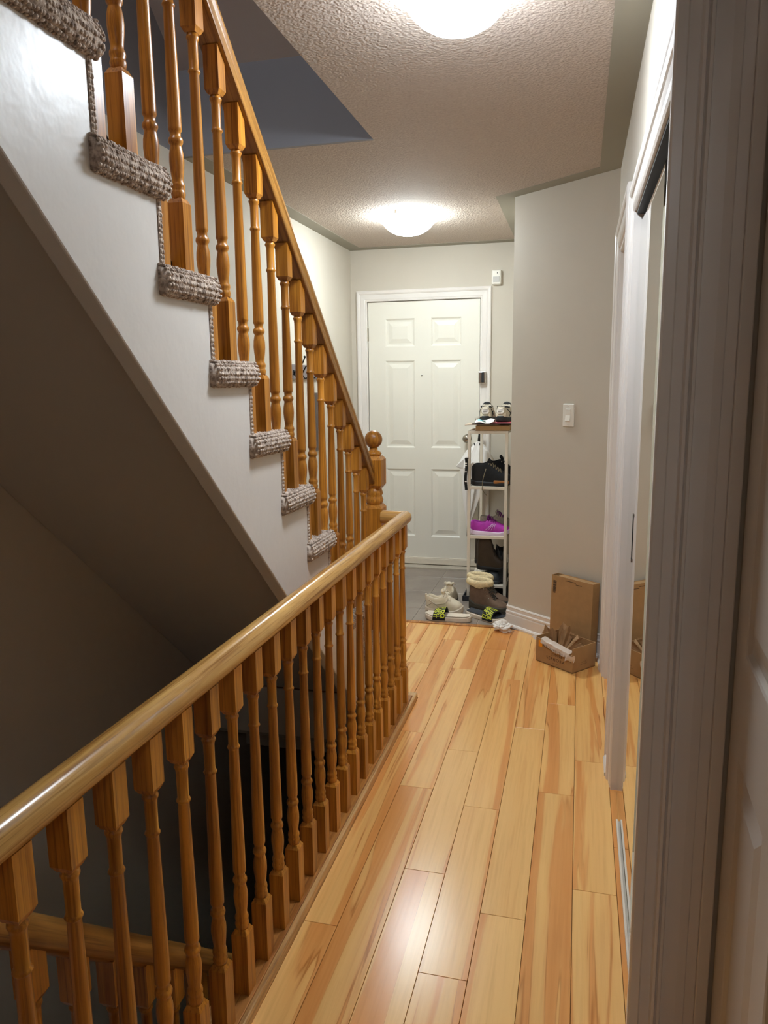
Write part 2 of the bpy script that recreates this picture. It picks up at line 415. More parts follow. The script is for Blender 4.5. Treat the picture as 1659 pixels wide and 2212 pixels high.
# right wall pieces: doorway 1 (Y 2.94..3.715), closet (Y 1.53..2.645)
HD = 2.03; HC = 1.968
wallbox('wall_right', XR, XR + 0.115, 3.715, 3.985, -0.01, CEIL)
wallbox('wall_right_pier', XR, XR + 0.115, 2.645, 2.94, -0.01, CEIL)
wallbox('wall_right_door_head', XR, XR + 0.115, 2.94, 3.715, HD, CEIL)
wallbox('wall_right_closet_head', XR, XR + 0.115, 1.53, 2.645, HC, CEIL)
# short return wall facing the camera, closet end
wallbox('wall_right_end', XR, 1.2, 1.465, 1.53, -0.01, CEIL)
wallbox('wall_closet_back', 0.85, 0.95, 1.53, 2.95, -0.01, CEIL)
wallbox('wall_closet_side', 0.27, 0.85, 2.70, 2.80, -0.01, CEIL)
wallbox('wall_room_right', 1.2, 1.3, -2.2, 1.53, -0.25, CEIL)
wallbox('wall_back', XL - 0.15, 1.3, -2.3, -2.2, -0.25, CEIL)

# ceiling with the stair opening
OPX, OPY = -0.86, 3.236
b = BM(); box(b, OPX, 1.3, -2.2, 5.95, CEIL, CEIL + 0.03); box(b, XL, OPX, OPY + 0.02, 5.95, CEIL, CEIL + 0.03); box(b, XL, OPX, -2.2, -0.2, CEIL, CEIL + 0.03)
ce = struct(obj('ceiling', b, 'ceiling'), 'stippled ceiling')
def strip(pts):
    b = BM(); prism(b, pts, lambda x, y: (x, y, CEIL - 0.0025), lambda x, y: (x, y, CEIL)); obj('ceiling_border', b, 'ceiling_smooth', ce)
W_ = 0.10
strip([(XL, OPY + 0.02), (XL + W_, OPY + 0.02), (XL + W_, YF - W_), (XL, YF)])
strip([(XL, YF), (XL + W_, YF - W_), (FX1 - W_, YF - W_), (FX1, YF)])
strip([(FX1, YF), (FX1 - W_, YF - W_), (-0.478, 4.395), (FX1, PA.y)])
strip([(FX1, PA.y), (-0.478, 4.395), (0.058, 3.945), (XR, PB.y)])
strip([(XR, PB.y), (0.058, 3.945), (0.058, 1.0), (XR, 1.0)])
# upstairs shell
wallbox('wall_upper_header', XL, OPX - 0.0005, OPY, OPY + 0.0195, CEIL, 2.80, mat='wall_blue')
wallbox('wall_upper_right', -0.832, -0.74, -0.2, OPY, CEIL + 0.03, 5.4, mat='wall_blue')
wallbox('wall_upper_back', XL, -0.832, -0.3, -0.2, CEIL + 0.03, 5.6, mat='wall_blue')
b = BM(); prism(b, [(OPY + 0.02, 2.765), (-0.2, 2.765 + 0.90 * 3.456), (-0.2, 2.9 + 0.90 * 3.456), (OPY + 0.1, 2.88)], lambda y, z: (XL, y, z), lambda y, z: (-0.832, y, z))
struct(obj('ceiling_upper', b, 'upper_soffit'), 'sloping soffit above the stairs')

# ------------------------------------------------------------------ stairwell below
b = BM(); box(b, XL, -0.7905, 3.25, 3.2615, -0.25, -0.0126); struct(obj('wall_well_header', b, 'wall'), 'header at the far end of the stairwell')
wallbox('wall_lower_beam', XL, 0.2, 3.62, 3.72, -0.52, -0.25, mat='wall')
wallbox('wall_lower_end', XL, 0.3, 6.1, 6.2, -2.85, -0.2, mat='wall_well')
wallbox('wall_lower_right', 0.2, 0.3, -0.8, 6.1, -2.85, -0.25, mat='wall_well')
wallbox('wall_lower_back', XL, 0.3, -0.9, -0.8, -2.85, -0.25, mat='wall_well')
wallbox('floor_lower', XL, 0.3, -0.8, 6.2, -2.95, -2.85, mat='carpet')
b = BM(); box(b, XL, 0.3, 3.26, 6.2, -0.27, -0.2502); struct(obj('ceiling_lower', b, 'ceiling_smooth'))

# ------------------------------------------------------------------ casings, baseboards
CAS = [(0.0, 0.0), (0.0, 0.007), (0.006, 0.011), (0.012, 0.0095), (0.018, 0.012), (0.046, 0.0135), (0.050, 0.0115), (0.054, 0.017), (0.062, 0.021), (0.072, 0.022), (0.080, 0.017), (0.080, 0.0)]
def casing(name, o, u, n, u0, u1, zt, prof=CAS, mat='trim', w=0.080, legs=(True, True)):
    """three-sided door trim on the plane through o, u along the wall, n out of it"""
    o, u, n = Vector(o), Vector(u), Vector(n); b = BM(); k = w / 0.080
    rows = []
    for d, h in prof:
        d *= k
        path = [(u0 - d, 0), (u0 - d, zt + d), (u1 + d, zt + d), (u1 + d, 0)]
        if not legs[0]: path = path[1:]
        if not legs[1]: path = path[:-1]
        rows.append([b.verts.new(o + u * p + n * h + Vector((0, 0, q))) for p, q in path])
    for A, B in zip(rows, rows[1:]):
        for i in range(len(A) - 1): b.faces.new((A[i], A[i+1], B[i+1], B[i]))
    for e in (0, -1): b.faces.new([r[e] for r in rows])
    return struct(obj(name, b, mat))
casing('trim_2', (0, YF, 0), (1, 0, 0), (0, -1, 0), DX0, DX1, DH)['label'] = 'white casing round the front door'
casing('trim_3', (XR, 0, 0), (0, 1, 0), (-1, 0, 0), 2.94, 3.715, HD)['label'] = 'white casing of the side doorway'
casing('trim_4', (XR, 0, 0), (0, 1, 0), (-1, 0, 0), 1.53, 2.645, HC, legs=(False, True))['label'] = 'white casing of the mirrored closet'
BASE = [(0, 0), (0.026, 0.0), (0.026, 0.010), (0.020, 0.018), (0.014, 0.020), (0.014, 0.074), (0.010, 0.080), (0.014, 0.086), (0.014, 0.094), (0.008, 0.100), (0.007, 0.114), (0.011, 0.120), (0.007, 0.127), (0, 0.127)]
def baseboard(name, p, q, n, prof=BASE):
    p, q, n = Vector(p), Vector(q), Vector(n); b = BM()
    prism(b, prof, lambda d, z: tuple(p + n * d + Vector((0, 0, z))), lambda d, z: tuple(q + n * d + Vector((0, 0, z))))
    return struct(obj(name, b, 'trim'))
baseboard('baseboard_angled', PA + N * 0.0 - U * 0.004, PB, N)['label'] = 'tall white baseboard under the light switch'
baseboard('baseboard_right', (XR, 3.80, 0), (XR, 3.985, 0), (-1, 0, 0))
baseboard('baseboard_pier', (XR, 2.728, 0), (XR, 2.858, 0), (-1, 0, 0))
baseboard('baseboard_entry', (FX1, PA.y, -0.01), (FX1, YF, -0.01), (-1, 0, 0))
baseboard('baseboard_front', (DX1 + 0.08, YF, -0.01), (FX1, YF, -0.01), (0, -1, 0))
baseboard('baseboard_left', (XL, 3.4, 0), (XL, YF, -0.01), (1, 0, 0))
b = BM(); lathe(b, [(0.004, 0), (0.004, 0.05)], 8)

# ------------------------------------------------------------------ panel doors
def panelled(name, wd, ht, th, panels, mat, parent):
    """slab in local x 0..wd, z 0..ht, front face at y=0 looking to -y; each raised panel is a part"""
    xs = sorted({0, wd, *[p[0] for p in panels], *[p[1] for p in panels]}); zs = sorted({0, ht, *[p[2] for p in panels], *[p[3] for p in panels]})
    b = BM()
    inside = lambda x, z: any(p[0] < x < p[1] and p[2] < z < p[3] for p in panels)
    for i in range(len(xs) - 1):
        for j in range(len(zs) - 1):
            if inside((xs[i]+xs[i+1])/2, (zs[j]+zs[j+1])/2): continue
            b.faces.new([b.verts.new(p) for p in ((xs[i],0,zs[j]),(xs[i+1],0,zs[j]),(xs[i+1],0,zs[j+1]),(xs[i],0,zs[j+1]))])
    for q in (((0,0,0),(0,th,0),(0,th,ht),(0,0,ht)), ((wd,0,0),(wd,0,ht),(wd,th,ht),(wd,th,0)), ((0,0,ht),(0,th,ht),(wd,th,ht),(wd,0,ht)), ((0,0,0),(wd,0,0),(wd,th,0),(0,th,0)), ((0,th,0),(wd,th,0),(wd,th,ht),(0,th,ht))):
        b.faces.new([b.verts.new(p) for p in q])
    bmesh.ops.remove_doubles(b, verts=b.verts, dist=1e-5)
    slab = obj('slab', b, mat, parent, world=False)
    for x0, x1, z0, z1 in panels:
        b = BM(); rings = []
        for off, y in ((0, 0), (0.005, 0.002), (0.012, 0.008), (0.020, 0.009), (0.026, 0.009), (0.058, 0.0015)):
            rings.append([b.verts.new((x, y, z)) for x, z in ((x0+off, z0+off), (x1-off, z0+off), (x1-off, z1-off), (x0+off, z1-off))])
        for A, B in zip(rings, rings[1:]):
            for i in range(4): b.faces.new((A[i], A[(i+1)%4], B[(i+1)%4], B[i]))
        b.faces.new(rings[-1]); obj('panel', b, mat, parent, world=False)
    return slab

# front door
fd = bpy.data.objects.new('door_1', None); C.objects.link(fd); fd.location = (-1.601, YF + 0.012, 0.006); struct(fd, 'white six-panel front door')
pz = [(0.225, 0.765), (0.93, 1.60), (1.705, 1.915)]; px_ = [(0.133, 0.365), (0.490, 0.725)]
panelled('door', 0.862, 2.040, 0.044, [(a, c, z0, z1) for a, c in px_ for z0, z1 in pz], 'door', fd)
b = BM(); lathe(b, [(0.0, 0.0), (0.030, 0.0), (0.032, 0.006), (0.013, 0.010), (0.012, 0.030), (0.024, 0.038), (0.031, 0.052), (0.030, 0.064), (0.018, 0.074), (0, 0.076)], 24)
obj('door_knob', b, 'nickel', fd, smooth=True, world=False, loc=(0.775, 0, 1.007), rot=(radians(90), 0, 0), angle=50)
b = BM(); lathe(b, [(0, 0), (0.007, 0), (0.007, 0.004), (0.004, 0.005), (0, 0.004)], 16)
obj('peephole', b, 'chrome', fd, True, world=False, loc=(0.420, 0, 1.485), rot=(radians(90), 0, 0))
for z in (0.25, 1.0, 1.80):
    b = BM(); box(b, -0.010, 0.004, -0.012, 0.0, z - 0.05, z + 0.05); obj('hinge', b, 'nickel', fd, world=False, bevel=0.003)
b = BM(); box(b, 0.003, 0.859, -0.014, 0.0, 0.004, 0.050); box(b, 0.003, 0.859, -0.008, 0.0, 0.050, 0.058)
obj('door_sweep', b, 'white_metal', fd, world=False, bevel=0.003)
# night latch on the casing
b = BM(); box(b, DX1 - 0.006, DX1 + 0.050, YF - 0.050, YF - 0.012, 1.425, 1.515); lt = obj('door_latch', b, 'chrome', bevel=0.006)
tag(lt, 'small chrome night latch on the front door casing', 'latch')
b = BM(); box(b, DX1 + 0.018, DX1 + 0.036, YF - 0.054, YF - 0.049, 1.432, 1.508); obj('keeper', b, 'black', lt)
b = BM(); box(b, DX0 - 0.02, DX1 + 0.02, YF - 0.085, YF + 0.05, -0.014, 0.004); struct(obj('trim_5', b, 'grout', bevel=0.003), 'pale worn door sill')
# jambs of the front door
b = BM(); box(b, DX0 - 0.02, DX0, YF, YF + 0.12, -0.01, DH + 0.02); box(b, DX1, DX1 + 0.02, YF, YF + 0.12, -0.01, DH + 0.02); box(b, DX0, DX1, YF, YF + 0.12, DH, DH + 0.02)
struct(obj('trim_6', b, 'trim'))

# side doorway with a closed door set back in its jamb
b = BM(); box(b, XR, XR + 0.115, 3.695, 3.7148, 0, HD); box(b, XR, XR + 0.115, 2.9402, 2.960, 0, HD); box(b, XR, XR + 0.115, 2.96, 3.695, HD - 0.02, HD - 0.0002)
struct(obj('trim_7', b, 'trim'), 'jamb of the side doorway')
d2 = bpy.data.objects.new('door_2', None); C.objects.link(d2); d2.location = (XR + 0.075, 3.693, 0.006); d2.rotation_euler = (0, 0, radians(-90)); struct(d2, 'white closed door in the side doorway')
panelled('door', 0.731, 2.0, 0.035, [(a, c, z0, z1) for a, c in ((0.11, 0.32), (0.41, 0.62)) for z0, z1 in ((0.22, 0.76), (0.93, 1.58), (1.68, 1.88))], 'door', d2)

# mirrored closet: far jamb, track, two sliding mirror doors
MX = 0.168
b = BM(); box(b, XR - 0.008, XR + 0.115, 2.632, 2.6448, 0, HC); struct(obj('trim_8', b, 'trim'), 'far jamb of the mirrored closet')
b = BM(); box(b, XR + 0.0005, XR + 0.100, 1.53, 2.632, HC - 0.010, HC - 0.0005); box(b, MX + 0.012, MX + 0.016, 1.53, 2.632, HC - 0.060, HC - 0.010); struct(obj('trim_9', b, 'bronze'), 'dark header track of the mirrored closet')
b = BM(); box(b, MX - 0.010, MX - 0.004, 1.535, 2.43, 0, 0.009); box(b, MX - 0.0039, MX + 0.030, 1.535, 2.43, 0, 0.002); struct(obj('trim_10', b, 'white_metal'), 'white floor track of the mirrored closet')
for i, (y0, y1, xf) in enumerate(((1.90, 2.630, MX), (1.535, 2.04, MX + 0.026))):
    d = bpy.data.objects.new('door_%d' % (3 + i), None); C.objects.link(d); d.location = (xf, y0, 0); struct(d, ('far' if i == 0 else 'near') + ' sliding mirror door of the closet')
    zt = HC - 0.040
    b = BM(); box(b, xf, xf + 0.006, y0, y1, 0.012, zt); obj('mirror', b, 'mirror', d)
    b = BM(); box(b, xf + 0.0062, xf + 0.018, y1 - 0.02, y1, 0.012, zt); box(b, xf + 0.0062, xf + 0.018, y0, y0 + 0.02, 0.012, zt)
    box(b, xf + 0.0062, xf + 0.018, y0 + 0.02, y1 - 0.02, zt - 0.02, zt); box(b, xf + 0.0062, xf + 0.018, y0 + 0.02, y1 - 0.02, 0.012, 0.034)
    obj('mirror_frame', b, 'white_metal', d)
    if i == 0:
        b = BM(); box(b, xf - 0.0012, xf - 0.0002, 2.385, 2.400, 0.905, 1.035); obj('finger_pull', b, 'bronze', d)
        b = BM(); box(b, xf - 0.0025, xf - 0.0002, 2.382, 2.403, 1.035, 1.045); box(b, xf - 0.0025, xf - 0.0002, 2.382, 2.403, 0.895, 0.905); obj('pull_end', b, 'chrome', d)

# near end of the closet wall, seen edge-on: hall-side trim, casing facing the camera, jamb, opened panel door
YN = 1.465
b = BM(); box(b, 0.143, XR, YN - 0.0, 1.53, 0, CEIL - 0.0005); struct(obj('trim_11', b, 'trim', bevel=0.003), 'corner trim at the near end of the closet')
NC = [(0.0, 0.0), (0.0, 0.016), (0.004, 0.020), (0.020, 0.020), (0.023, 0.015), (0.040, 0.013), (0.042, 0.012), (0.045, 0.022), (0.050, 0.023), (0.053, 0.014), (0.056, 0.022), (0.061, 0.021), (0.064, 0.010), (0.092, 0.009), (0.108, 0.006), (0.108, 0.0)]
b = BM(); prism(b, NC, lambda d, h: (0.133 + d, YN - h, 0), lambda d, h: (0.133 + d, YN - h, CEIL - 0.0005)); struct(obj('trim_12', b, 'trim'), 'casing at the near end, facing the viewer')
b = BM(); box(b, 0.241, 0.262, YN - 0.004, YN, 0, CEIL - 0.0005); box(b, 0.262, 0.2845, YN - 0.012, YN, 0, CEIL - 0.0005); struct(obj('trim_13', b, 'trim', bevel=0.002), 'jamb and stop beside the opened door')
d5 = bpy.data.objects.new('door_5', None); C.objects.link(d5); d5.location = (0.2925, YN - 0.012, 0.008); d5.rotation_euler = (0, 0, radians(-92.5)); struct(d5, 'white panel door standing open beside the viewer')
panelled('door', 0.76, 2.03, 0.035, [(a, c, z0, z1) for a, c in ((0.10, 0.335), (0.425, 0.66)) for z0, z1 in ((0.22, 0.78), (0.97, 1.58), (1.69, 1.90))], 'panel_door', d5)

# ------------------------------------------------------------------ upper staircase
st = thing('staircase', 'carpeted staircase with white stringer climbing from the entry over the stairwell', 'staircase', (-1.3, 3.375, 0))
NJ = 14
poly = [(3.375, 0.0)]
for j in range(NJ):
    poly.append((riserY(j), treadZ(j) - 0.045)); poly.append((riserY(j + 1), treadZ(j) - 0.045))
ytop = riserY(NJ)
bot = lambda y: 1.8038 - 0.929 * (y - 1.0438)
poly += [(ytop, bot(ytop)), (3.255, bot(3.255)), (3.255, 0.0)]
b = BM(); prism(b, poly, lambda y, z: (SX, y, z), lambda y, z: (SX - 0.042, y, z)); bmesh.ops.triangulate(b, faces=b.faces[:])
obj('stringer', b, 'wall_stair', st, bevel=0.004)
b = BM(); sl = lambda y: 1.144 - 0.893 * (y - 1.97)
prism(b, [(ytop, sl(ytop)), (3.26, sl(3.26)), (3.26, sl(3.26) + 0.02), (ytop, sl(ytop) + 0.02)], lambda y, z: (SX - 0.042, y, z), lambda y, z: (XL + 0.003, y, z)); obj('soffit', b, 'soffit', st)

# carpeted step: tread slab with rounded nose and end roll, covered with woven loops
def carpet_tread():
    b = BM(); y0, y1, z0, z1, x0, x1 = -RUN - 0.012, 0.036, -0.055, 0.006, XL + 0.004, -0.836
    r = 0.030; prof = []
    prof += [(y0, z0), (y0, z1 - 0.004)]
    for i in range(7): a = pi/2 - pi * i / 6; prof.append((y1 - r + r * cos(a), (z0 + z1) / 2 + (z1 - z0) / 2 * sin(a)))
    ends = []
    secs = [(x0, 0.0), (x1 - 0.026, 0.0), (x1 - 0.014, 0.003), (x1 - 0.006, 0.009), (x1, 0.020)]
    rings = []
    for x, ins in secs:
        cy, cz = (y0 + y1) / 2, (z0 + z1) / 2
        rings.append([b.verts.new((x, cy + (y - cy) * (1 - ins / 0.13), cz + (z - cz) * (1 - ins / 0.032))) for y, z in prof])
    n = len(prof)
    for A, B in zip(rings, rings[1:]):
        for i in range(n): b.faces.new((A[i], B[i], B[(i+1)%n], A[(i+1)%n]))
    b.faces.new(rings[0]); b.faces.new(rings[-1])
    return b
tread_me = mesh('carpet_tread', carpet_tread(), 'carpet', True)
def loops_mesh():
    """little rounded nubs following the side roll, the nose and the front of the tread top"""
    b = BM(); rnd = random.Random(3)
    y0, y1, z0, z1, x1 = -RUN - 0.012, 0.036, -0.055, 0.006, -0.836
    s = 0.0085; base = []
    ico = bmesh.new(); bmesh.ops.create_icosphere(ico, subdivisions=1, radius=1.0); IV = [v.co.copy() for v in ico.verts]; IF = [[v.index for v in f.verts] for f in ico.faces]; ico.free()
    def nub(p, n):
        n = Vector(n).normalized(); q = n.to_track_quat('Z', 'Y'); k = rnd.uniform(0.85, 1.2)
        sx, sy, sz = 0.0056 * k, 0.0048 * k, 0.0036
        p = Vector(p) + n * 0.0004 + Vector((rnd.uniform(-1, 1), rnd.uniform(-1, 1), rnd.uniform(-1, 1))) * 0.0012
        vs = [b.verts.new(p + q @ Vector((v.x * sx, v.y * sy, v.z * sz))) for v in IV]
        for f in IF: b.faces.new([vs[i] for i in f])
    zc, hz = (z0 + z1) / 2, (z1 - z0) / 2
    # end roll: half-round in x-z section along y
    na = 9
    for iy in range(int((y1 - y0) / s)):
        y = y0 + 0.006 + iy * s
        for ia in range(na):
            a = pi/2 - pi * ia / (na - 1)
            yy = y + (0.5 * s if ia % 2 else 0)
            if yy > y1 - 0.010: continue
            nub((x1 - 0.022 + 0.021 * cos(a), yy, zc + hz * sin(a) * 0.98), (cos(a), 0.05, sin(a)))
    # nose: half-round in y-z section along x
    for ix in range(int(0.42 / s)):
        x = x1 - 0.016 - ix * s
        for ia in range(na):
            a = pi/2 - pi * ia / (na - 1)
            nub((x + (0.5 * s if ia % 2 else 0), y1 - 0.030 + 0.030 * cos(a), zc + hz * sin(a)), (0, cos(a), sin(a)))
    # top, first strip
    for ix in range(int(0.30 / s)):
        for iy in range(int((y1 - y0 - 0.03) / s)):
            nub((x1 - 0.022 - ix * s + (0.5 * s if iy % 2 else 0), y0 + 0.006 + iy * s, z1 - 0.001), (0, 0, 1))
    return b
loop_me = mesh('carpet_loops', loops_mesh(), 'carpet', True, fixn=False)
def riser_me():
    b = BM(); box(b, XL + 0.004, -0.858, 0.0, 0.014, -RISE + 0.002, -0.045); return mesh('carpet_riser', b, 'carpet')
rme = riser_me()
def riser_loops():
    b = BM(); rnd = random.Random(5)
    for i in range(13):
        for k in range(2):
            x, y, z = -0.860 - 0.0, 0.004 + k * 0.007, -RISE + 0.012 + i * 0.0105
            m = Matrix.LocRotScale(Vector((x + rnd.uniform(0, 0.002), y, z)), None, Vector((0.0040, 0.0040, 0.0058)))
            bmesh.ops.create_icosphere(b, subdivisions=1, radius=1.0, matrix=m)
    return mesh('riser_loops', b, 'carpet', True)
rlm = riser_loops()
for j in range(NJ):
    t = link('carpet_tread', tread_me, st, (0, riserY(j), treadZ(j)), world=True)
    o = bpy.data.objects.new('carpet_loops', loop_me); C.objects.link(o); o.parent = t; o['kind'] = 'stuff'
    rr = link('carpet_riser', rme, st, (0, riserY(j), treadZ(j)), world=True)
    o = bpy.data.objects.new('riser_loops', rlm); C.objects.link(o); o.parent = rr; o['kind'] = 'stuff'

# balusters ----------------------------------------------------------
def baluster(H, base=0.165, sq=0.0385):
    b = BM(); h = sq / 2
    def sqblock(z0, z1, c0, c1):
        prof = [(h - 0.006 if c0 else h, z0)] + ([(h, z0 + 0.011)] if c0 else []) + ([(h, z1 - 0.011)] if c1 else []) + [(h - 0.006 if c1 else h, z1)]
        rings = [[b.verts.new((sx * r, sy * r, z)) for sx, sy in ((-1,-1),(1,-1),(1,1),(-1,1))] for r, z in prof]
        for A, B in zip(rings, rings[1:]):
            for i in range(4):
                b.faces.new((A[i], A[(i+1)%4], B[(i+1)%4], B[i]))
        b.faces.new(rings[0]); b.faces.new(rings[-1])
    sqblock(0, base, False, True)
    top = H - 0.108
    sqblock(top, H, True, False)
    z = base
    prof = [(0.0140, z - 0.004), (0.0150, z + 0.004), (0.0165, z + 0.010), (0.0150, z + 0.016), (0.0140, z + 0.018), (0.0162, z + 0.025), (0.0155, z + 0.031), (0.0128, z + 0.036),
            (0.0132, z + 0.044), (0.0155, z + 0.062), (0.0168, z + 0.078), (0.0160, z + 0.094), (0.0132, z + 0.108), (0.0125, z + 0.112), (0.0160, z + 0.118), (0.0166, z + 0.122), (0.0155, z + 0.127),
            (0.0118, z + 0.131), (0.0124, z + 0.140), (0.0150, z + 0.144), (0.0148, z + 0.150)]
    zb = H - 0.189
    prof += [(0.0146, z + 0.2), (0.0112, zb - 0.006), (0.0128, zb - 0.003), (0.0145, zb), (0.0128, zb + 0.004), (0.0112, zb + 0.007),
             (0.0116, top - 0.022), (0.0122, top - 0.016), (0.0150, top - 0.010), (0.0146, top - 0.006), (0.0122, top - 0.004), (0.0140, top + 0.004)]
    n0 = len(b.faces); lathe(b, prof, 18)
    b.faces.ensure_lookup_table()
    for f in b.faces[n0:]: f.smooth = len(f.verts) < 6
    return mesh('baluster', b, 'oak')
# upper railing
rl = thing('stair_railing', 'golden oak stair railing with turned balusters beside the carpeted staircase', 'railing', (-0.885, 3.22, 0.144))
BX = -0.887
under = lambda y: 2.302 - 0.922 * (y - 1.774) + 0.0
yoff = 0.063
for j in range(1, 13):
    for k, dy in enumerate((0.066, 0.171)):
        y = riserY(j) - dy; z0 = treadZ(j) + 0.003; H = under(y) + 0.012 - z0
        link('baluster', baluster(H), rl, (BX, y, z0), world=True)
b = BM()
sec = [(-0.030, 0.0), (0.030, 0.0), (0.031, 0.018), (0.026, 0.030), (0.031, 0.040), (0.029, 0.054), (0.018, 0.062), (-0.018, 0.062), (-0.029, 0.054), (-0.031, 0.040), (-0.026, 0.030), (-0.031, 0.018)]
prism(b, sec, lambda x, h: (BX + x, 0.50 + 0.678 * h, under(0.50) + 0.735 * h), lambda x, h: (BX + x, 3.178, under(3.178) + h * 1.36))
obj('handrail', b, 'oak_rail_up', rl, bevel=0.004)
# newel post
NWX, NWY = -0.872, 3.222
b = BM()
def nsq(b, h, z0, z1, c0, c1):
    prof = [(h - 0.012 if c0 else h, z0)] + ([(h, z0 + 0.016)] if c0 else []) + ([(h, z1 - 0.016)] if c1 else []) + [(h - 0.012 if c1 else h, z1)]
    rings = [[b.verts.new((NWX + sx * r, NWY + sy * r, z)) for sx, sy in ((-1,-1),(1,-1),(1,1),(-1,1))] for r, z in prof]
    for A, B in zip(rings, rings[1:]):
        for i in range(4): b.faces.new((A[i], A[(i+1)%4], B[(i+1)%4], B[i]))
    b.faces.new(rings[0]); b.faces.new(rings[-1])
nsq(b, 0.044, 0.14, 0.915, False, True); nsq(b, 0.044, 0.985, 1.128, True, True)
n0 = len(b.faces)
lathe(b, [(0.030, 0.910), (0.038, 0.922), (0.041, 0.934), (0.036, 0.946), (0.034, 0.952), (0.040, 0.962), (0.036, 0.974), (0.032, 0.990)], 24, NWX, NWY)
lathe(b, [(0.030, 1.122), (0.031, 1.132), (0.036, 1.138), (0.030, 1.146), (0.018, 1.152), (0.017, 1.166)], 24, NWX, NWY)
b.faces.ensure_lookup_table()
for f in b.faces[n0:]: f.smooth = len(f.verts) < 6
obj('newel_post', b, 'oak', rl)
b = BM(); bmesh.ops.create_uvsphere(b, u_segments=24, v_segments=16, radius=0.039, matrix=Matrix.Translation((NWX, NWY, 1.200))); obj('newel_ball', b, 'oak', rl, True)

# hall guard railing
gx = -0.727
gr = thing('guard_railing', 'honey oak guard railing along the hall beside the open stairwell', 'railing', (gx, 3.2, 0))
bme = baluster(0.804)
for k in range(25):
    link('baluster', bme, gr, (gx, 3.135 - 0.1122 * k, 0.034), rot=(0, 0, random.choice((0, pi/2, pi, -pi/2))), world=True)
b = BM(); tube(b, [(gx, 0.30, 0.862), (gx, 1.2, 0.862), (gx, 2.2, 0.862), (gx, 3.195, 0.862)], 0.0295, 28, cap=True)
bmesh.ops.create_uvsphere(b, u_segments=28, v_segments=14, radius=0.0295, matrix=Matrix.Translation((gx, 3.195, 0.862)))
obj('handrail', b, 'oak_rail', gr, True, angle=60)
b = BM(); tube(b, [(gx, 3.195, 0.862), (NWX + 0.04, 3.195, 0.862)], 0.0293, 28); obj('handrail_return', b, 'oak_rail_x', gr, True, angle=60)
b = BM(); box(b, -0.7895, -0.688, 0.30, 3.262, -0.0124, 0.028); obj('base_rail', b, 'oak_kerb', gr, bevel=0.005)
b = BM(); box(b, -0.756, -0.700, 0.30, 3.21, 0.028, 0.0345); obj('shoe_rail', b, 'oak_dark', gr, bevel=0.002)
b = BM(); box(b, -0.7895, -0.7752, 0.30, 3.2, -0.29, -0.0125); struct(obj('trim_14', b, 'trim'), 'fascia at the edge of the stairwell')

# lower flight and its railing
ls = thing('lower_staircase', 'carpeted flight going down into the dark stairwell', 'staircase', (-1.3, 0.35, 0))
b = BM(); box(b, XL + 0.004, -0.86, -RUN, 0.034, -0.05, 0.0); box(b, XL + 0.004, -0.86, 0.0, 0.012, -RISE, -0.05)
lm = mesh('carpet_step', b, 'carpet')
for i in range(14): link('carpet_step', lm, ls, (0, 0.36 + RUN * (i + 1), -RISE * (i + 1)), world=True)
LX = -0.862
lr = thing('lower_stair_railing', 'oak railing of the flight going down, seen through the guard balusters', 'railing', (LX, 0.9, 0))
lc = lambda y: 0.545 - 0.925 * (y - 0.954)
b = BM(); tube(b, [(LX, y, lc(y)) for y in (0.45, 1.0, 1.6, 2.2, 3.0)], 0.0295, 24); obj('handrail', b, 'oak_rail_up', lr, True, angle=60)
bl = baluster(0.86)
for k in range(22):
    y = 0.52 + 0.1047 * k
    link('baluster', bl, lr, (LX, y, lc(y) - 0.03 - 0.86 + 0.012), world=True)

# ------------------------------------------------------------------ ceiling lamps
def ceiling_lamp(x, y, z, mat, label, r=0.195, rim=None):
    t = thing('ceiling_lamp', label, 'lamp', (x, y, z), 0, None)
    b = BM(); q = r / 0.195; lathe(b, [(x_ * q, z_) for x_, z_ in [(0.0, -0.116), (0.045, -0.113), (0.085, -0.102), (0.115, -0.086), (0.138, -0.066), (0.152, -0.048), (0.150, -0.044), (0.10, -0.036), (0.0, -0.036)]], 48)
    obj('glass_bowl', b, mat, t, True, world=False)
    b = BM(); lathe(b, [(x_ * q, z_) for x_, z_ in [(0.1525, -0.0475), (0.166, -0.036), (0.182, -0.026), (0.195, -0.016), (0.195, -0.012), (0.17, -0.022), (0.1515, -0.044)]], 48, cap=False)
    obj('glass_rim', b, rim or mat, t, True, world=False)
    b = BM(); lathe(b, [(0, 0), (0.125, 0), (0.125, -0.010), (0.11, -0.014), (0.09, -0.030), (0, -0.030)], 32); obj('mounting_pan', b, 'plastic', t, True, world=False, angle=40)
    for k in range(3):
        a = radians(20 + 120 * k)
        b = BM(); obox(b, (cos(a) * (r - 0.006) - sin(a) * -0.006, sin(a) * (r - 0.006) + cos(a) * -0.006, -0.022), (cos(a), sin(a), 0), (-sin(a), cos(a), 0), (0, 0, 1), 0.010, 0.012, 0.021)
        obj('holding_clip', b, 'white_metal', t, world=False, bevel=0.002)
    return t
ceiling_lamp(-0.330, 2.085, CEIL, 'bowl_hall', 'lit frosted glass dome lamp on the hall ceiling, nearest the viewer', 0.168, rim='rim_hall')
ceiling_lamp(-1.040, 4.720, CEIL, 'bowl_entry', 'lit frosted glass dome lamp on the ceiling before the front door')

ceiling_lamp(0.250, -1.250, CEIL, 'fill_bowl_back', 'added fill lamp, unseen, on the ceiling behind the viewer')  # out of view, added to brighten the near trim and balusters
ul = ceiling_lamp(-1.290, 0.250, 5.40, 'fill_bowl_up', 'added fill lamp, unseen, high up over the upper stairs', 0.16)  # out of view, added to light the stair opening from above
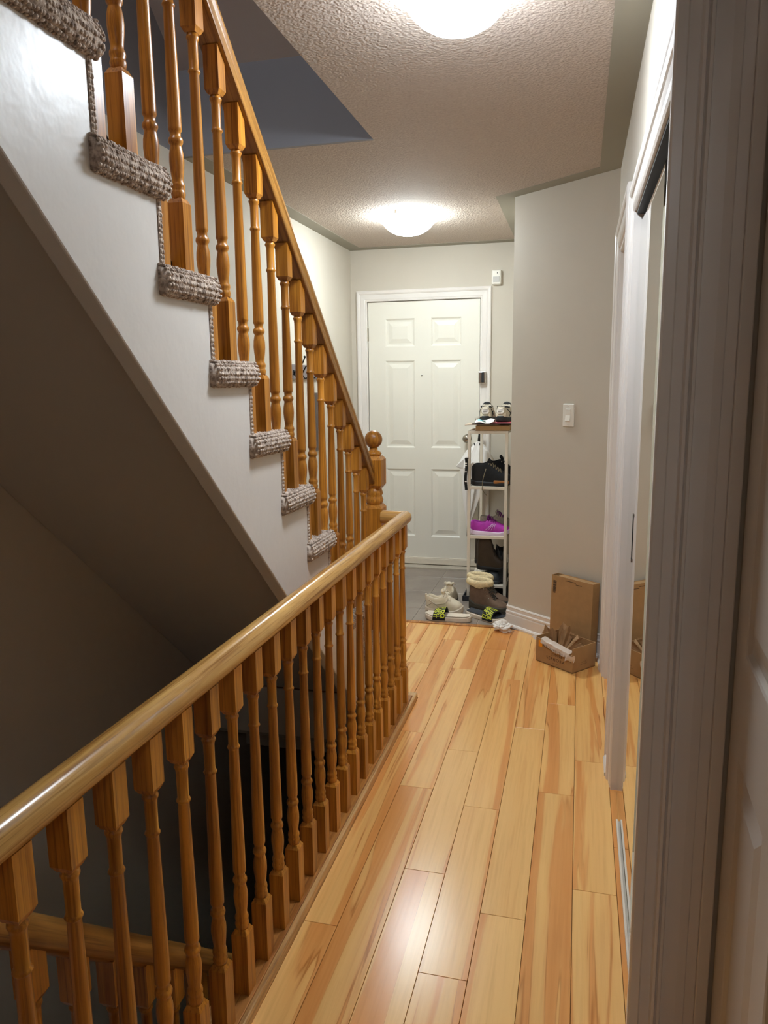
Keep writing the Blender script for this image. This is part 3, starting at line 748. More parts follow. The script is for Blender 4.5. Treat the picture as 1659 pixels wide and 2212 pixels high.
# ------------------------------------------------------------------ small wall things
ms = thing('motion_sensor', 'small white motion sensor on the wall above the front door corner', 'sensor', (-0.617, YF, 2.188))
b = BM(); box(b, -0.034, 0.034, -0.040, 0, -0.052, 0.052); obj('sensor_body', b, 'plastic', ms, bevel=0.010, seg=3, world=False)
b = BM(); box(b, -0.024, 0.024, -0.043, -0.038, -0.036, 0.004); obj('sensor_lens', b, 'plastic_grey', ms, bevel=0.003, world=False)
b = BM(); lathe(b, [(0, 0), (0.004, 0), (0.003, 0.003), (0, 0.003)], 12); obj('indicator', b, 'ink_black', ms, world=False, loc=(0.008, -0.040, 0.028), rot=(radians(90), 0, 0))

sw_s = ((Vector((-0.0535, 4.158, 0)) - PA).dot(U))
swp = PA + U * sw_s
sw = thing('light_switch', 'white rocker light switch on the angled wall', 'switch', (swp.x, swp.y, 1.262), math.atan2(U.y, U.x))
b = BM(); box(b, -0.037, 0.037, -0.008, 0, -0.060, 0.060); obj('switch_plate', b, 'plastic', sw, bevel=0.004, seg=3, world=False)
b = BM(); prism(b, [(-0.0075, -0.034), (-0.0085, -0.034), (-0.0150, -0.030), (-0.0095, 0.0), (-0.0105, 0.032), (-0.0075, 0.034)], lambda y, z: (-0.0165, y, z), lambda y, z: (0.0165, y, z)); obj('rocker', b, 'plastic', sw, world=False, bevel=0.001)
for z in (-0.049, 0.049):
    b = BM(); lathe(b, [(0, 0), (0.003, 0), (0.002, 0.0012), (0, 0.0012)], 10); obj('screw', b, 'plastic_grey', sw, world=False, loc=(0, -0.0078, z), rot=(radians(90), 0, 0))

hk = thing('coat_hook_rail', 'grey wall board with black double coat hooks behind the stair balusters', 'coat rack', (XL, 4.68, 1.515))
b = BM(); box(b, 0, 0.018, -0.27, 0.27, -0.045, 0.045); obj('hook_board', b, 'hook_board', hk, bevel=0.004, world=False)
for k in range(4):
    y = -0.205 + 0.137 * k
    b = BM(); tube(b, [(0.020, y, -0.020), (0.030, y, 0.0), (0.046, y + 0.004, 0.030), (0.078, y + 0.006, 0.052), (0.092, y + 0.006, 0.085)], 0.0045, 8)
    tube(b, [(0.020, y, 0.010), (0.026, y, -0.020), (0.042, y, -0.042), (0.060, y, -0.036), (0.066, y, -0.014)], 0.0045, 8)
    bmesh.ops.create_uvsphere(b, u_segments=10, v_segments=8, radius=0.008, matrix=Matrix.Translation((0.092, y + 0.006, 0.088))); bmesh.ops.create_uvsphere(b, u_segments=10, v_segments=8, radius=0.007, matrix=Matrix.Translation((0.066, y, -0.012)))
    obj('hook', b, 'black', hk, True, world=False)
b = BM(); box(b, XL, XL + 0.02, 4.83, 4.97, 0.99, 1.38); tag(obj('wall_frame', b, 'dark_brown', bevel=0.009, seg=3), 'narrow dark brown frame hanging on the entry wall below the hooks', 'frame')

# ------------------------------------------------------------------ cardboard boxes by the angled wall
bu = Vector((0.77, -0.638, 0)).normalized(); bv = Vector((0.638, 0.77, 0)).normalized()
bo = Vector((-0.183, 3.873, 0.001)); BL, BW, BH = 0.243, 0.176, 0.127
cb = thing('shipping_box', 'small open cardboard carton printed SEPHORA on the laminate floor', 'box', bo, math.atan2(bu.y, bu.x))
T = 0.004
b = BM(); box(b, 0, BL, 0, BW, 0, T); obj('box_bottom', b, 'card_in', cb, world=False)
# front wall with torn notch
b = BM(); fp = [(0, 0), (BL, 0), (BL, BH), (0.238, BH), (0.236, 0.055), (0.231, 0.052), (0.226, 0.055), (0.224, BH * 0.74), (0.185, BH * 0.73), (0.150, BH * 0.80), (0.10, BH * 0.90), (0.05, BH * 0.97), (0.0, BH)]
prism(b, fp, lambda x, z: (x, 0, z), lambda x, z: (x, T, z)); fw = obj('box_wall', b, 'card', cb, world=False)
for nm, bx in (('box_wall', (BL - T, BL, T, BW, 0, BH)), ('box_wall', (0, T, T, BW, 0, BH + 0.006)), ('box_wall', (T, BL - T, BW - T, BW, 0, BH))):
    b = BM(); box(b, *bx); obj(nm, b, 'card', cb, world=False)
def lettering(parent, s, size, mat, loc, rot, spacing=1.0, name='lettering'):
    return link(name, text_me(s, size, mat, spacing), parent, loc, rot)
lettering(cb, 'SEPHORA', 0.0225, 'ink', (0.132, -0.0008, 0.038), (radians(90), 0, 0), 1.35)
lettering(cb, 'sephora.com', 0.006, 'ink', (0.132, -0.0008, 0.0185), (radians(90), 0, 0), 1.2)
lettering(cb, 'FRAGILE', 0.017, 'ink', (0.140, -0.0008, 0.0635), (radians(90), radians(180), 0), 1.1)
lettering(cb, 'recycle me', 0.007, 'ink', (BL + 0.0006, 0.085, 0.045), (radians(90), 0, radians(90)), 1.2)
lettering(cb, 'box and paper', 0.007, 'ink', (BL + 0.0006, 0.085, 0.034), (radians(90), 0, radians(90)), 1.2)
b = BM(); box(b, 0.018, 0.043, -0.0012, -0.0002, 0.082, 0.116); obj('sticker', b, 'orange', cb, world=False)
# loose kraft paper in the box
def crumple(nx, ny, wx, wy, amp, seed, curve=None):
    rnd = random.Random(seed)
    def f(i, j):
        p = Vector((i * 3.1 + seed, j * 3.1, seed * 1.7)); z = amp * (noise.noise(p) + 0.6 * noise.noise(p * 2.7) + 0.3 * noise.noise(p * 6))
        q = Vector(((i - .5) * wx + 0.3 * amp * noise.noise(p + Vector((9, 0, 0))), (j - .5) * wy + 0.3 * amp * noise.noise(p + Vector((0, 9, 0))), z))
        return curve(q, i, j) if curve else q
    b = BM(); grid(b, nx, ny, f); return b
kp = thing('packing_paper', 'crumpled brown packing paper sticking out of the small carton', 'paper', bo + bu * 0.10 + bv * 0.09 + Vector((0, 0, 0.07)), math.atan2(bu.y, bu.x))
def fan(x0, y0, z0, wa, tilt, ln, wd, seed):
    """a crumpled paper wing: narrow root, wide ragged end; wa is the direction of its width"""
    b = BM(); sx = Vector((cos(wa), sin(wa), 0)); d = (Vector((0, 0, 1)) * cos(tilt) + sx * sin(tilt) + Vector((-sin(wa), cos(wa), 0)) * 0.15).normalized()
    sd = (sx - d * sx.dot(d)).normalized(); n = d.cross(sd)
    def f(i, j):
        wv = (0.30 + 0.70 * j) * wd; end = 1 - 0.35 * abs(i - 0.35) - 0.12 * abs(sin(i * 7 + seed))
        return Vector((x0, y0, z0)) + d * (ln * j * end) + sd * ((i - 0.5) * wv) + n * (0.034 * abs(((i * 1.6 + seed * 0.37) % 1) - 0.5) * (0.4 + j) + 0.008 * noise.noise(Vector((i * 4, j * 4, seed))))
    grid(b, 12, 6, f); return b
for k, a in enumerate(((-0.060, 0.010, -0.05, 0.75, -0.25, 0.165, 0.075, 1), (-0.030, 0.015, -0.05, 0.9, 0.30, 0.185, 0.085, 2), (-0.010, 0.0, -0.05, 0.55, 0.80, 0.165, 0.070, 3), (0.0, -0.03, -0.05, 0.6, 1.05, 0.150, 0.080, 4), (0.03, -0.02, -0.045, 0.3, 1.2, 0.115, 0.070, 5))):
    obj('paper_fold', fan(*a), 'kraft', kp, False, world=False, solid=0.0008)
obj('paper_fold', crumple(14, 10, 0.19, 0.13, 0.03, 8), 'kraft', kp, False, world=False, solid=0.0008, loc=(0.03, -0.005, -0.02))
# torn glossy mailer over the front edge
ml = thing('torn_mailer', 'torn glossy parcel label and film hanging over the front of the small carton', 'wrapper', bo + bu * 0.12 + Vector((0, 0, BH)), math.atan2(bu.y, bu.x))
b = BM()
def mf(i, j):
    x = -0.085 + 0.19 * i; top = -0.004 - 0.030 * i; drop = 0.022 + 0.010 * sin(i * 3.0)
    z = top + 0.010 - drop * 1.15 * j + 0.0012 * sin(i * 22); y = -0.0035 - 0.004 * j + 0.0014 * sin(i * 17 + j * 3)
    if j < 0.18: y += 0.03 * (0.18 - j) / 0.18
    return (x, y, z)
grid(b, 40, 8, mf); obj('label_film', b, 'film', ml, world=False, solid=0.0006)
for k in range(26):
    i = 0.10 + 0.030 * k; x = -0.085 + 0.19 * i; zt = -0.010 - 0.030 * i
    w_, hgt = ((0.0012, 0.013), (0.0022, 0.010), (0.0008, 0.015), (0.0050, 0.0012))[(k * k + k // 3) % 4]
    if k % 7 == 3: continue
    b = BM(); box(b, x, x + w_, -0.0118, -0.0112, zt - 0.006 - hgt, zt - 0.006); obj('label_print', b, 'ink_black', ml, world=False)
b = BM(); 
def sf(i, j): return (0.085 + 0.055 * i, -0.006 - 0.01 * sin(i * 5 + j * 2) * j, -0.034 - 0.035 * j + 0.006 * sin(i * 8))
grid(b, 12, 8, sf); obj('film_tail', b, 'film', ml, world=False, solid=0.0006)
b = BM()
def sf2(i, j): return (-0.165 + 0.05 * i, 0.02 - 0.012 * sin(j * 4 + i * 3), -0.012 - 0.012 * i + 0.004 * sin(i * 9))
grid(b, 10, 6, sf2); obj('film_tail', b, 'film', ml, world=False, solid=0.0006)

# tall flat carton leaning on the wall
s0, s1, th = 0.393, 0.671, 0.052
tbo = PA + U * s0 + N * 0.078 + Vector((0, 0, 0.001))
tb = thing('tall_carton', 'tall flat brown cardboard carton leaning upright against the angled wall', 'box', tbo, math.atan2(U.y, U.x))
L_, H_ = s1 - s0, 0.402
b = BM(); lean = 0.010
def tl(x, y, z): return (x, y + lean * z / H_, z)
def tbox(b, x0, x1, y0, y1, z0, z1):
    vs = box(b, x0, x1, y0, y1, z0, z1)
    for v in vs: v.co.y += lean * v.co.z / H_
tbox(b, 0, L_, 0, 0.003, 0, H_); obj('carton_front', b, 'card', tb, world=False)
b = BM(); tbox(b, L_ - 0.003, L_, 0.003, th, 0, H_); obj('carton_side', b, 'card', tb, world=False)
b = BM(); tbox(b, 0, 0.003, 0.003, th, 0, H_); obj('carton_side', b, 'card', tb, world=False)
b = BM(); tbox(b, 0.003, L_ - 0.003, th - 0.003, th, 0, H_); obj('carton_back', b, 'card', tb, world=False)
b = BM(); tbox(b, 0.035, L_ - 0.003, 0.003, th - 0.003, H_ - 0.006, H_ - 0.003); obj('carton_flap', b, 'card', tb, world=False)
b = BM(); tbox(b, 0.10, 0.165, -0.0004, 0.0002, H_ - 0.017, H_ - 0.0145); tbox(b, 0.165, 0.205, -0.0004, 0.0002, H_ - 0.026, H_ - 0.0235); obj('carton_slot', b, 'hole', tb, world=False)
rb = random.Random(2); z = H_ - 0.028
for k in range(20):
    hgt = rb.choice((0.0012, 0.002, 0.003)); b = BM(); tbox(b, 0.012, 0.030, -0.0006, 0.0, z - hgt, z); z -= hgt + rb.choice((0.0009, 0.0014, 0.0022))
    obj('barcode_bar', b, 'ink_black', tb, world=False)
b = BM(); tbox(b, 0.0335, 0.0345, -0.0006, 0.0, H_ - 0.085, H_ - 0.03); obj('barcode_bar', b, 'ink_black', tb, world=False)
# crumpled tissue
b = BM(); bmesh.ops.create_icosphere(b, subdivisions=5, radius=1.0)
for v in b.verts:
    p = v.co.copy(); n_ = noise.noise(p * 1.5 + Vector((2, 0, 1))) * 0.75 - abs(noise.noise(p * 2.6 + Vector((3, 1, 2)))) * 0.7 + abs(noise.noise(p * 5)) * 0.16
    r = 1 + n_; v.co = Vector((p.x * 0.050 * r, p.y * 0.042 * r, max(0, 0.022 + p.z * 0.030 * r)))
tag(obj('tissue', b, 'tissue', smooth=True, loc=(-0.400, 4.310, 0.0)), 'crumpled white tissue on the floor at the corner of the angled wall', 'tissue')

# ------------------------------------------------------------------ shoes
WF = [(0, 0.30), (0.03, 0.52), (0.08, 0.66), (0.18, 0.74), (0.32, 0.76), (0.45, 0.80), (0.60, 0.93), (0.72, 1.0), (0.82, 0.97), (0.90, 0.83), (0.95, 0.64), (0.985, 0.38), (1.0, 0.16)]
def sole_me(L, W, th, toe_up=0.0, heel=0.0, grow=1.06, mat='sole_white', flare=0.0):
    b = BM(); n = 22; L2 = [(lerp(WF, i / n) * W / 2 * grow, i / n * L * 1.0) for i in range(n + 1)]
    out = [(x, y) for x, y in L2] + [(-x, y) for x, y in reversed(L2)]
    def zt(y): t = y / L; return th + heel * max(0, 1 - t * 1.6)
    def zb(y): t = y / L; return toe_up * max(0, t - 0.72) ** 2 * 12 * 0.6 + 0.25 * toe_up * max(0, 0.12 - t) * 8
    rings = []
    for k, f in ((0, 0.95), (0.25, 1.0), (0.8, 1.0 + flare), (1.0, 0.97)):
        rings.append([b.verts.new((x * f, y if 0 < y < L else (y - 0.002 if y == 0 else y + 0.002), zb(y) + (zt(y) + (toe_up * 0.5 * max(0, (y / L - 0.72)) * 2)) * k if True else 0)) for x, y in out])
    m = len(out)
    for A, B in zip(rings, rings[1:]):
        for i in range(m): b.faces.new((A[i], A[(i+1)%m], B[(i+1)%m], B[i]))
    # cap strips
    for R in (rings[0], rings[-1]):
        for i in range(n): b.faces.new((R[i], R[i+1], R[m-2-i], R[m-1-i]))
    return mesh('sole', b, mat, True)
def upper_bm(L, W, z0, htab, o0, o1, inner=0.012, rim=0.72):
    b = BM(); n = 26; rings = []
    for i in range(n + 1):
        t = i / n; w_ = lerp(WF, t) * W / 2; h = lerp(htab, t)
        o = max(0, min(1, (t - o0) / 0.05)) * max(0, min(1, (o1 - t) / 0.06)); 
        zz = z0 * (1 + 0.0)
        closed = [(-1.0, 0.0), (-1.03, 0.30), (-0.98, 0.58), (-0.84, 0.82), (-0.62, 0.94), (-0.36, 0.99), (-0.14, 1.0)]
        opened = [(-1.0, 0.0), (-1.04, 0.30), (-1.0, 0.60), (-0.90, 0.88), (-0.80, 1.0), (-0.66, 0.96), (-0.50, max(0.1, inner / max(h, .01)))]
        half = [(a[0] + (c[0] - a[0]) * o, a[1] + (c[1] - a[1]) * o) for a, c in zip(closed, opened)]
        full = half + [(-x, z) for x, z in reversed(half)]
        rings.append([b.verts.new((x * w_, t * L, zz + z * h)) for x, z in full])
    m = len(rings[0])
    for A, B in zip(rings, rings[1:]):
        for k in range(m - 1): b.faces.new((A[k], B[k], B[k+1], A[k+1]))
    b.faces.new(rings[0]); b.faces.new(rings[-1])
    return b
def lace_bm(L, W, z0, htab, ts, wfac=0.80, r=0.0027, loops=True, seed=1):
    b = BM(); rnd = random.Random(seed)
    def P(t, s): w_ = lerp(WF, t) * W / 2; return Vector((s * w_ * 1.02, t * L, z0 + lerp(htab, t) * lerp([(0, 1.0), (.14, 1.0), (.36, .99), (.62, .94), (.84, .82), (.98, .58), (1.03, .3)], abs(s)) + 0.003))
    for a, c in zip(ts, ts[1:]):
        for s in (-1, 1): tube(b, [P(a, s * wfac), P((a + c) / 2, 0) + Vector((0, 0, 0.003)), P(c, -s * wfac)], r, 6)
    if loops:
        t = ts[0]; c0 = P(t, 0) + Vector((0, 0, 0.004))
        for s in (-1, 1):
            tube(b, [c0 + Vector((s * 0.030 * sin(a), -0.010 * (1 - cos(a)) + 0.012 * sin(a / 2), 0.012 * sin(a) + 0.004 * sin(2 * a))) for a in [pi * k / 8 * 1.0 for k in range(9)]], r, 6)
            tube(b, [c0, c0 + Vector((s * 0.02, 0.012, 0.004)), c0 + Vector((s * 0.036, 0.026, -0.010))], r, 6)
    return b
def shoe(name, label, cat, loc, rz, L, W, htab, opening, sole_h, mats, group=None, laces=None, toe_up=0.03, heel=0.008, sole_grow=1.07, tongue=None, ry=0, flare=0.02, loops=True):
    t = thing(name, label, cat, loc, rz, group)
    if ry: t.rotation_euler = (0, ry, rz)
    link('sole', sole_me(L, W, sole_h, toe_up, heel, sole_grow, mats[1], flare), t)
    obj('upper', upper_bm(L, W, sole_h * 0.85, htab, *opening), mats[0], t, True, world=False, sub=1)
    if laces: obj('laces', lace_bm(L, W, sole_h * 0.85, htab, laces, loops=loops), mats[2], t, True, world=False)
    if tongue:
        t0, t1, hh = tongue; b = BM()
        def tg(i, j):
            tt = t1 + (t0 - t1) * j; w_ = W * 0.42
            return ((i - 0.5) * w_, tt * L, sole_h * 0.85 + lerp(htab, t1) * (1 - j) + (lerp(htab, t0) + hh) * j * 1.0 + 0.006 - 0.012 * (2 * i - 1) ** 2)
        grid(b, 6, 6, tg); obj('tongue', b, mats[3] if len(mats) > 3 else mats[0], t, True, world=False, solid=0.018, bevel=0.004)
    return t
low = [(0, 0.062), (0.06, 0.070), (0.15, 0.064), (0.28, 0.056), (0.38, 0.062), (0.46, 0.078), (0.55, 0.074), (0.68, 0.056), (0.80, 0.044), (0.92, 0.034), (1.0, 0.018)]
hi = [(0, 0.100), (0.05, 0.124), (0.13, 0.128), (0.28, 0.126), (0.40, 0.142), (0.48, 0.130), (0.60, 0.100), (0.75, 0.074), (0.90, 0.056), (1.0, 0.030)]
bootH = [(0, 0.150), (0.05, 0.205), (0.14, 0.212), (0.34, 0.212), (0.46, 0.200), (0.52, 0.150), (0.58, 0.105), (0.68, 0.078), (0.80, 0.062), (0.92, 0.048), (1.0, 0.026)]
snk = [(a, h * 1.38) for a, h in low]
lowM = ('white_shoe', 'sole_white', 'lace_white', 'white_shoe')
FZ = -0.010
# white sneakers on the tile
s = shoe('sneaker', 'off-white lace-up sneaker lying in profile behind the left slide sandal', 'shoe', (-0.915, 4.618, FZ), radians(-91), 0.238, 0.100, snk, (0.04, 0.44), 0.030, lowM, 'off-white sneakers on the entry tile', (0.50, 0.56, 0.62, 0.68), tongue=(0.43, 0.50, 0.026))
b = BM(); box(b, -0.008, 0.008, -0.006, 0.006, 0.080, 0.122); obj('heel_tab', b, 'white_shoe', s, world=False, bevel=0.004)
for sx in (-1, 1):
    b = BM(); tube(b, [(sx * 0.031, 0.004, 0.020), (sx * 0.0415, 0.05, 0.022), (sx * 0.0425, 0.12, 0.016), (sx * 0.047, 0.17, 0.018)], 0.0026, 6); obj('sole_groove', b, 'grey_mesh', s, True, world=False)
    b = BM(); tube(b, [(sx * 0.041, 0.150, 0.040), (sx * 0.045, 0.175, 0.055), (sx * 0.030, 0.202, 0.060), (0, 0.208, 0.068)], 0.0022, 6); obj('overlay', b, 'grey_mesh', s, True, world=False)
    b = BM(); tube(b, [(sx * 0.033, 0.012, 0.050), (sx * 0.040, 0.05, 0.075), (sx * 0.0415, 0.085, 0.052), (sx * 0.043, 0.11, 0.045)], 0.0022, 6); obj('overlay', b, 'grey_mesh', s, True, world=False)
    b = BM(); tube(b, [(sx * 0.037, 0.02, 0.095), (sx * 0.0415, 0.07, 0.065), (sx * 0.043, 0.13, 0.075), (sx * 0.040, 0.15, 0.100)], 0.0025, 6); obj('overlay', b, 'grey_mesh', s, True, world=False)
shoe('sneaker', 'off-white sneaker facing away behind its mate, with a standing lace loop', 'shoe', (-0.792, 4.690, FZ), radians(3), 0.245, 0.100, snk, (0.04, 0.44), 0.030, ('white_shoe', 'taupe_dark', 'lace_white', 'white_shoe'), 'off-white sneakers on the entry tile', (0.50, 0.56, 0.62, 0.68), tongue=(0.43, 0.50, 0.022))
# slide sandals
def slide(label, loc, rz, seed):
    t = thing('slide_sandal', label, 'sandal', loc, rz, 'slide sandals with lettered straps')
    L, W = 0.285, 0.108
    link('sole', sole_me(L, W, 0.026, 0.015, 0.006, 1.04, 'sole_white', 0.0), t)
    b = BM(); n = 18
    def foot(i, j):
        tt = 0.03 + 0.94 * j; w_ = lerp(WF, tt) * W / 2 * 0.94
        return ((2 * i - 1) * w_, tt * L, 0.0275 + 0.006 * max(0, 1 - tt * 1.6) + 0.004 * (2 * i - 1) ** 2 + 0.016 * max(0, tt - 0.72) + 0.115 * max(0, tt - 0.72) ** 2 + 0.03 * max(0, 0.12 - tt))
    grid(b, 8, n, foot); obj('footbed', b, 'sole_white' if seed == 1 else 'dark_slate', t, True, world=False)
    y0, y1 = 0.150, 0.228
    def strap(u, v, off=0.0):
        yy = y0 + (y1 - y0) * v + 0.010 * sin(pi * u) * (0.5 - v); tt = yy / L; w_ = lerp(WF, tt) * W / 2 * 1.07
        a = pi * (1 - u); h = 0.066 - 0.016 * v
        return Vector((cos(a) * (w_ + off), yy, 0.010 + (h + off) * sin(a) ** 0.75))
    b = BM(); grid(b, 18, 6, lambda i, j: strap(i, j)); obj('strap', b, 'black', t, True, world=False, solid=0.006)
    # lettering wrapped round the strap, three rows
    for r_, word in enumerate(('JUST DO IT', 'DO IT JUST', 'IT JUST DO')):
        me = text_me(word, 0.032, 'neon', 1.0, 0.0009)
        xs = [v.co.x for v in me.vertices]; mn, mx = min(xs), max(xs)
        for v in me.vertices:
            u = 0.04 + 0.92 * (v.co.x - mn) / (mx - mn); vv = 0.18 + 0.32 * r_ + v.co.y / (y1 - y0)
            v.co = strap(1 - u if seed else u, max(0.01, min(0.99, 1 - vv)), 0.0042)
        link('lettering', me, t)
    return t
slide('white slide sandal lying flat at the left, strap lettered in neon on black', (-0.608, 4.472, FZ), radians(86), 1)
slide('slide sandal with dark insole pointing to the corner, strap lettered in neon', (-0.650, 4.618, FZ), radians(-119), 2)

# winter boots
def winter_boot(label, loc, rz, seed):
    t = thing('winter_boot', label, 'boot', loc, rz, 'taupe winter boots with fleece cuffs')
    L, W = 0.272, 0.108
    link('sole', sole_me(L, W, 0.034, 0.02, 0.006, 1.08, 'taupe_dark', 0.03), t)
    bh = [(a, h * (0.76 if a < 0.5 else 0.84)) for a, h in bootH]
    obj('upper', upper_bm(L, W, 0.028, bh, 0.03, 0.48, 0.06), 'taupe', t, True, world=False, sub=1)
    # rubber lower shell
    b = BM(); n = 24
    for sgn in (-1, 1):
        def shell(i, j):
            tt = 0.0 + i; w_ = lerp(WF, tt) * W / 2 * 1.065
            return (sgn * w_, tt * L, 0.026 + (0.030 + 0.030 * max(0, 1 - abs(tt - 0.02) * 5)) * j)
        grid(b, n, 3, shell)
    obj('rubber_shell', b, 'taupe_dark', t, True, world=False, solid=0.004)
    # fleece cuff
    b = BM(); pts = []
    cy, ry_ = 0.068, 0.078; nn = 26
    rings = []
    for k in range(nn):
        a = 2 * pi * k / nn; c = Vector((0.047 * cos(a), cy + ry_ * sin(a), 0.190)); d = Vector((0.047 * cos(a), ry_ * sin(a), 0)).normalized()
        ring = []
        for q in range(12):
            e = 2 * pi * q / 12; rr = 0.017 * (1 + 0.22 * noise.noise(Vector((cos(a) * 3 + seed, sin(a) * 3, q * 0.7))))
            ring.append(b.verts.new(c + d * (rr * cos(e)) + Vector((0, 0, 1)) * (rr * 1.25 * sin(e) - (0.012 * max(0, sin(a * 3 + seed)) if e > pi else 0))))
        rings.append(ring)
    for k in range(nn):
        A, B = rings[k], rings[(k + 1) % nn]
        for q in range(12): b.faces.new((A[q], A[(q+1)%12], B[(q+1)%12], B[q]))
    obj('fleece_cuff', b, 'fleece', t, True, world=False, sub=1)
    # lacing on the instep: eyelets and laces
    b = BM()
    for k in range(6):
        tt = 0.47 + 0.035 * k; y = tt * L; z = 0.03 + lerp(bh, tt) * 0.97
        for s in (-1, 1): tube(b, [(s * 0.026, y, z - 0.004), (0, y + 0.008, z + 0.005), (-s * 0.024, y + 0.012, z - 0.012)], 0.0026, 6)
    obj('laces', b, 'taupe_dark', t, True, world=False)
    for k in range(4):
        tt = 0.46 + 0.045 * k; z = 0.028 + lerp(bh, tt) * 0.86
        for s in (-1, 1):
            b = BM(); bmesh.ops.create_uvsphere(b, u_segments=8, v_segments=6, radius=0.0042, matrix=Matrix.Translation((s * lerp(WF, tt) * W / 2 * 0.82, tt * L - 0.01, z))); obj('eyelet', b, 'nickel', t, True, world=False)
    return t
winter_boot('taupe lace-up winter boot with rolled cream fleece cuff, in front', (-0.648, 4.738, FZ), radians(-111), 1)
winter_boot('taupe winter boot with cream fleece cuff standing behind its mate', (-0.664, 4.868, FZ), radians(-108), 4)

# ------------------------------------------------------------------ shoe rack and what stands on it
RX0, RX1, RY0, RY1 = -0.700, -0.438, 4.93, 5.60
rk_z = (1.128, 0.765, 0.436, 0.104)
rk = thing('shoe_rack', 'narrow white metal shoe rack against the entry wall', 'shelf', (RX0, RY0, 0))
for x in (RX0, RX1 - 0.020):
    for y in (RY0, RY1 - 0.020):
        b = BM(); box(b, x, x + 0.020, y, y + 0.020, 0.0, rk_z[0]); obj('post', b, 'white_metal', rk, bevel=0.002)
for z in rk_z:
    b = BM(); box(b, RX0, RX1, RY0 + 0.001, RY0 + 0.019, z - 0.020, z); box(b, RX0, RX1, RY1 - 0.019, RY1 - 0.001, z - 0.020, z)
    box(b, RX0 + 0.001, RX0 + 0.019, RY0 + 0.02, RY1 - 0.02, z - 0.020, z); box(b, RX1 - 0.019, RX1 - 0.001, RY0 + 0.02, RY1 - 0.02, z - 0.020, z)
    obj('shelf_frame', b, 'white_metal', rk, bevel=0.002)
    b = BM(); box(b, RX0 + 0.018, RX1 - 0.018, RY0 + 0.018, RY1 - 0.018, z - 0.009, z - 0.004); obj('shelf_sheet', b, 'white_metal', rk)
b = BM(); tx0, tx1, ty0, ty1 = -0.725, -0.415, 4.905, 5.60
box(b, tx0, tx1, ty0, ty1, -0.010, -0.0055)
for q in ((tx0, tx0 + 0.008, ty0, ty1), (tx1 - 0.008, tx1, ty0, ty1), (tx0, tx1, ty0, ty0 + 0.008), (tx0, tx1, ty1 - 0.008, ty1)): box(b, q[0], q[1], q[2], q[3], -0.010, 0.026)
tag(obj('boot_tray', b, 'tray', bevel=0.003), 'charcoal plastic boot tray under the shoe rack', 'tray')
Z1, Z2, Z3, Z4 = rk_z
# top: brown board, flyers, packet, pair of grey running shoes
b = BM(); box(b, -0.648, -0.430, 4.925, 5.35, Z1 + 0.001, Z1 + 0.034); tag(obj('flat_box', b, 'card', bevel=0.002), 'flat brown box lying on the rack under the flyers', 'box')
def flyer(label, x0, x1, y0, y1, z, mat, rz, th=0.003, bend=0.0):
    b = BM()
    def f(i, j):
        x = (i - .5) * (x1 - x0); y = (j - .5) * (y1 - y0); return (x, y, -bend * max(0, 0.35 - i) ** 2 * 8 + 0.002 * sin(j * 4))
    grid(b, 10, 4, f); o = obj('flyer', b, mat, solid=th, loc=((x0 + x1) / 2, (y0 + y1) / 2, z), rot=(0, 0, rz)); tag(o, label, 'flyer', 'flyers on top of the shoe rack'); return o
zf = Z1 + 0.037
flyer('beige paper flyer sticking out beyond the left edge of the rack top', -0.722, -0.50, 4.93, 5.20, zf + 0.002, 'flyer_tan', 0.02, 0.004, 0.004)
flyer('dark printed flyer in the middle of the stack on the rack', -0.668, -0.425, 4.91, 5.18, zf + 0.0080, 'flyer_dark', -0.03, 0.006, 0.002)
flyer('red printed flyer lying right on top of the dark one', -0.560, -0.425, 4.92, 5.20, zf + 0.0135, 'flyer_red', 0.05, 0.003)
b = BM(); grid(b, 12, 8, lambda i, j: ((i - .5) * 0.12, (j - .5) * 0.08, 0.010 + 0.012 * sin(i * 3.1) * sin(j * 3.1) + 0.006 * sin(i * 7 + j * 3) + (0.014 * max(0, i - 0.6)))); 
pk = obj('tissue_packet', b, 'paper', loc=(-0.590, 4.955, zf + 0.012), rot=(radians(12), 0, 0), solid=0.003); tag(pk, 'white and cyan paper packet in front of the running shoes on the rack', 'packet')
b = BM(); grid(b, 6, 4, lambda i, j: (-0.045 + i * 0.05, -0.030 + 0.03 * j, 0.018 + 0.007 * sin(i * 3 + j * 2))); obj('packet_print', b, 'cyan', pk, world=False, solid=0.002)
runM = ('grey_mesh', 'black', 'black', 'black')
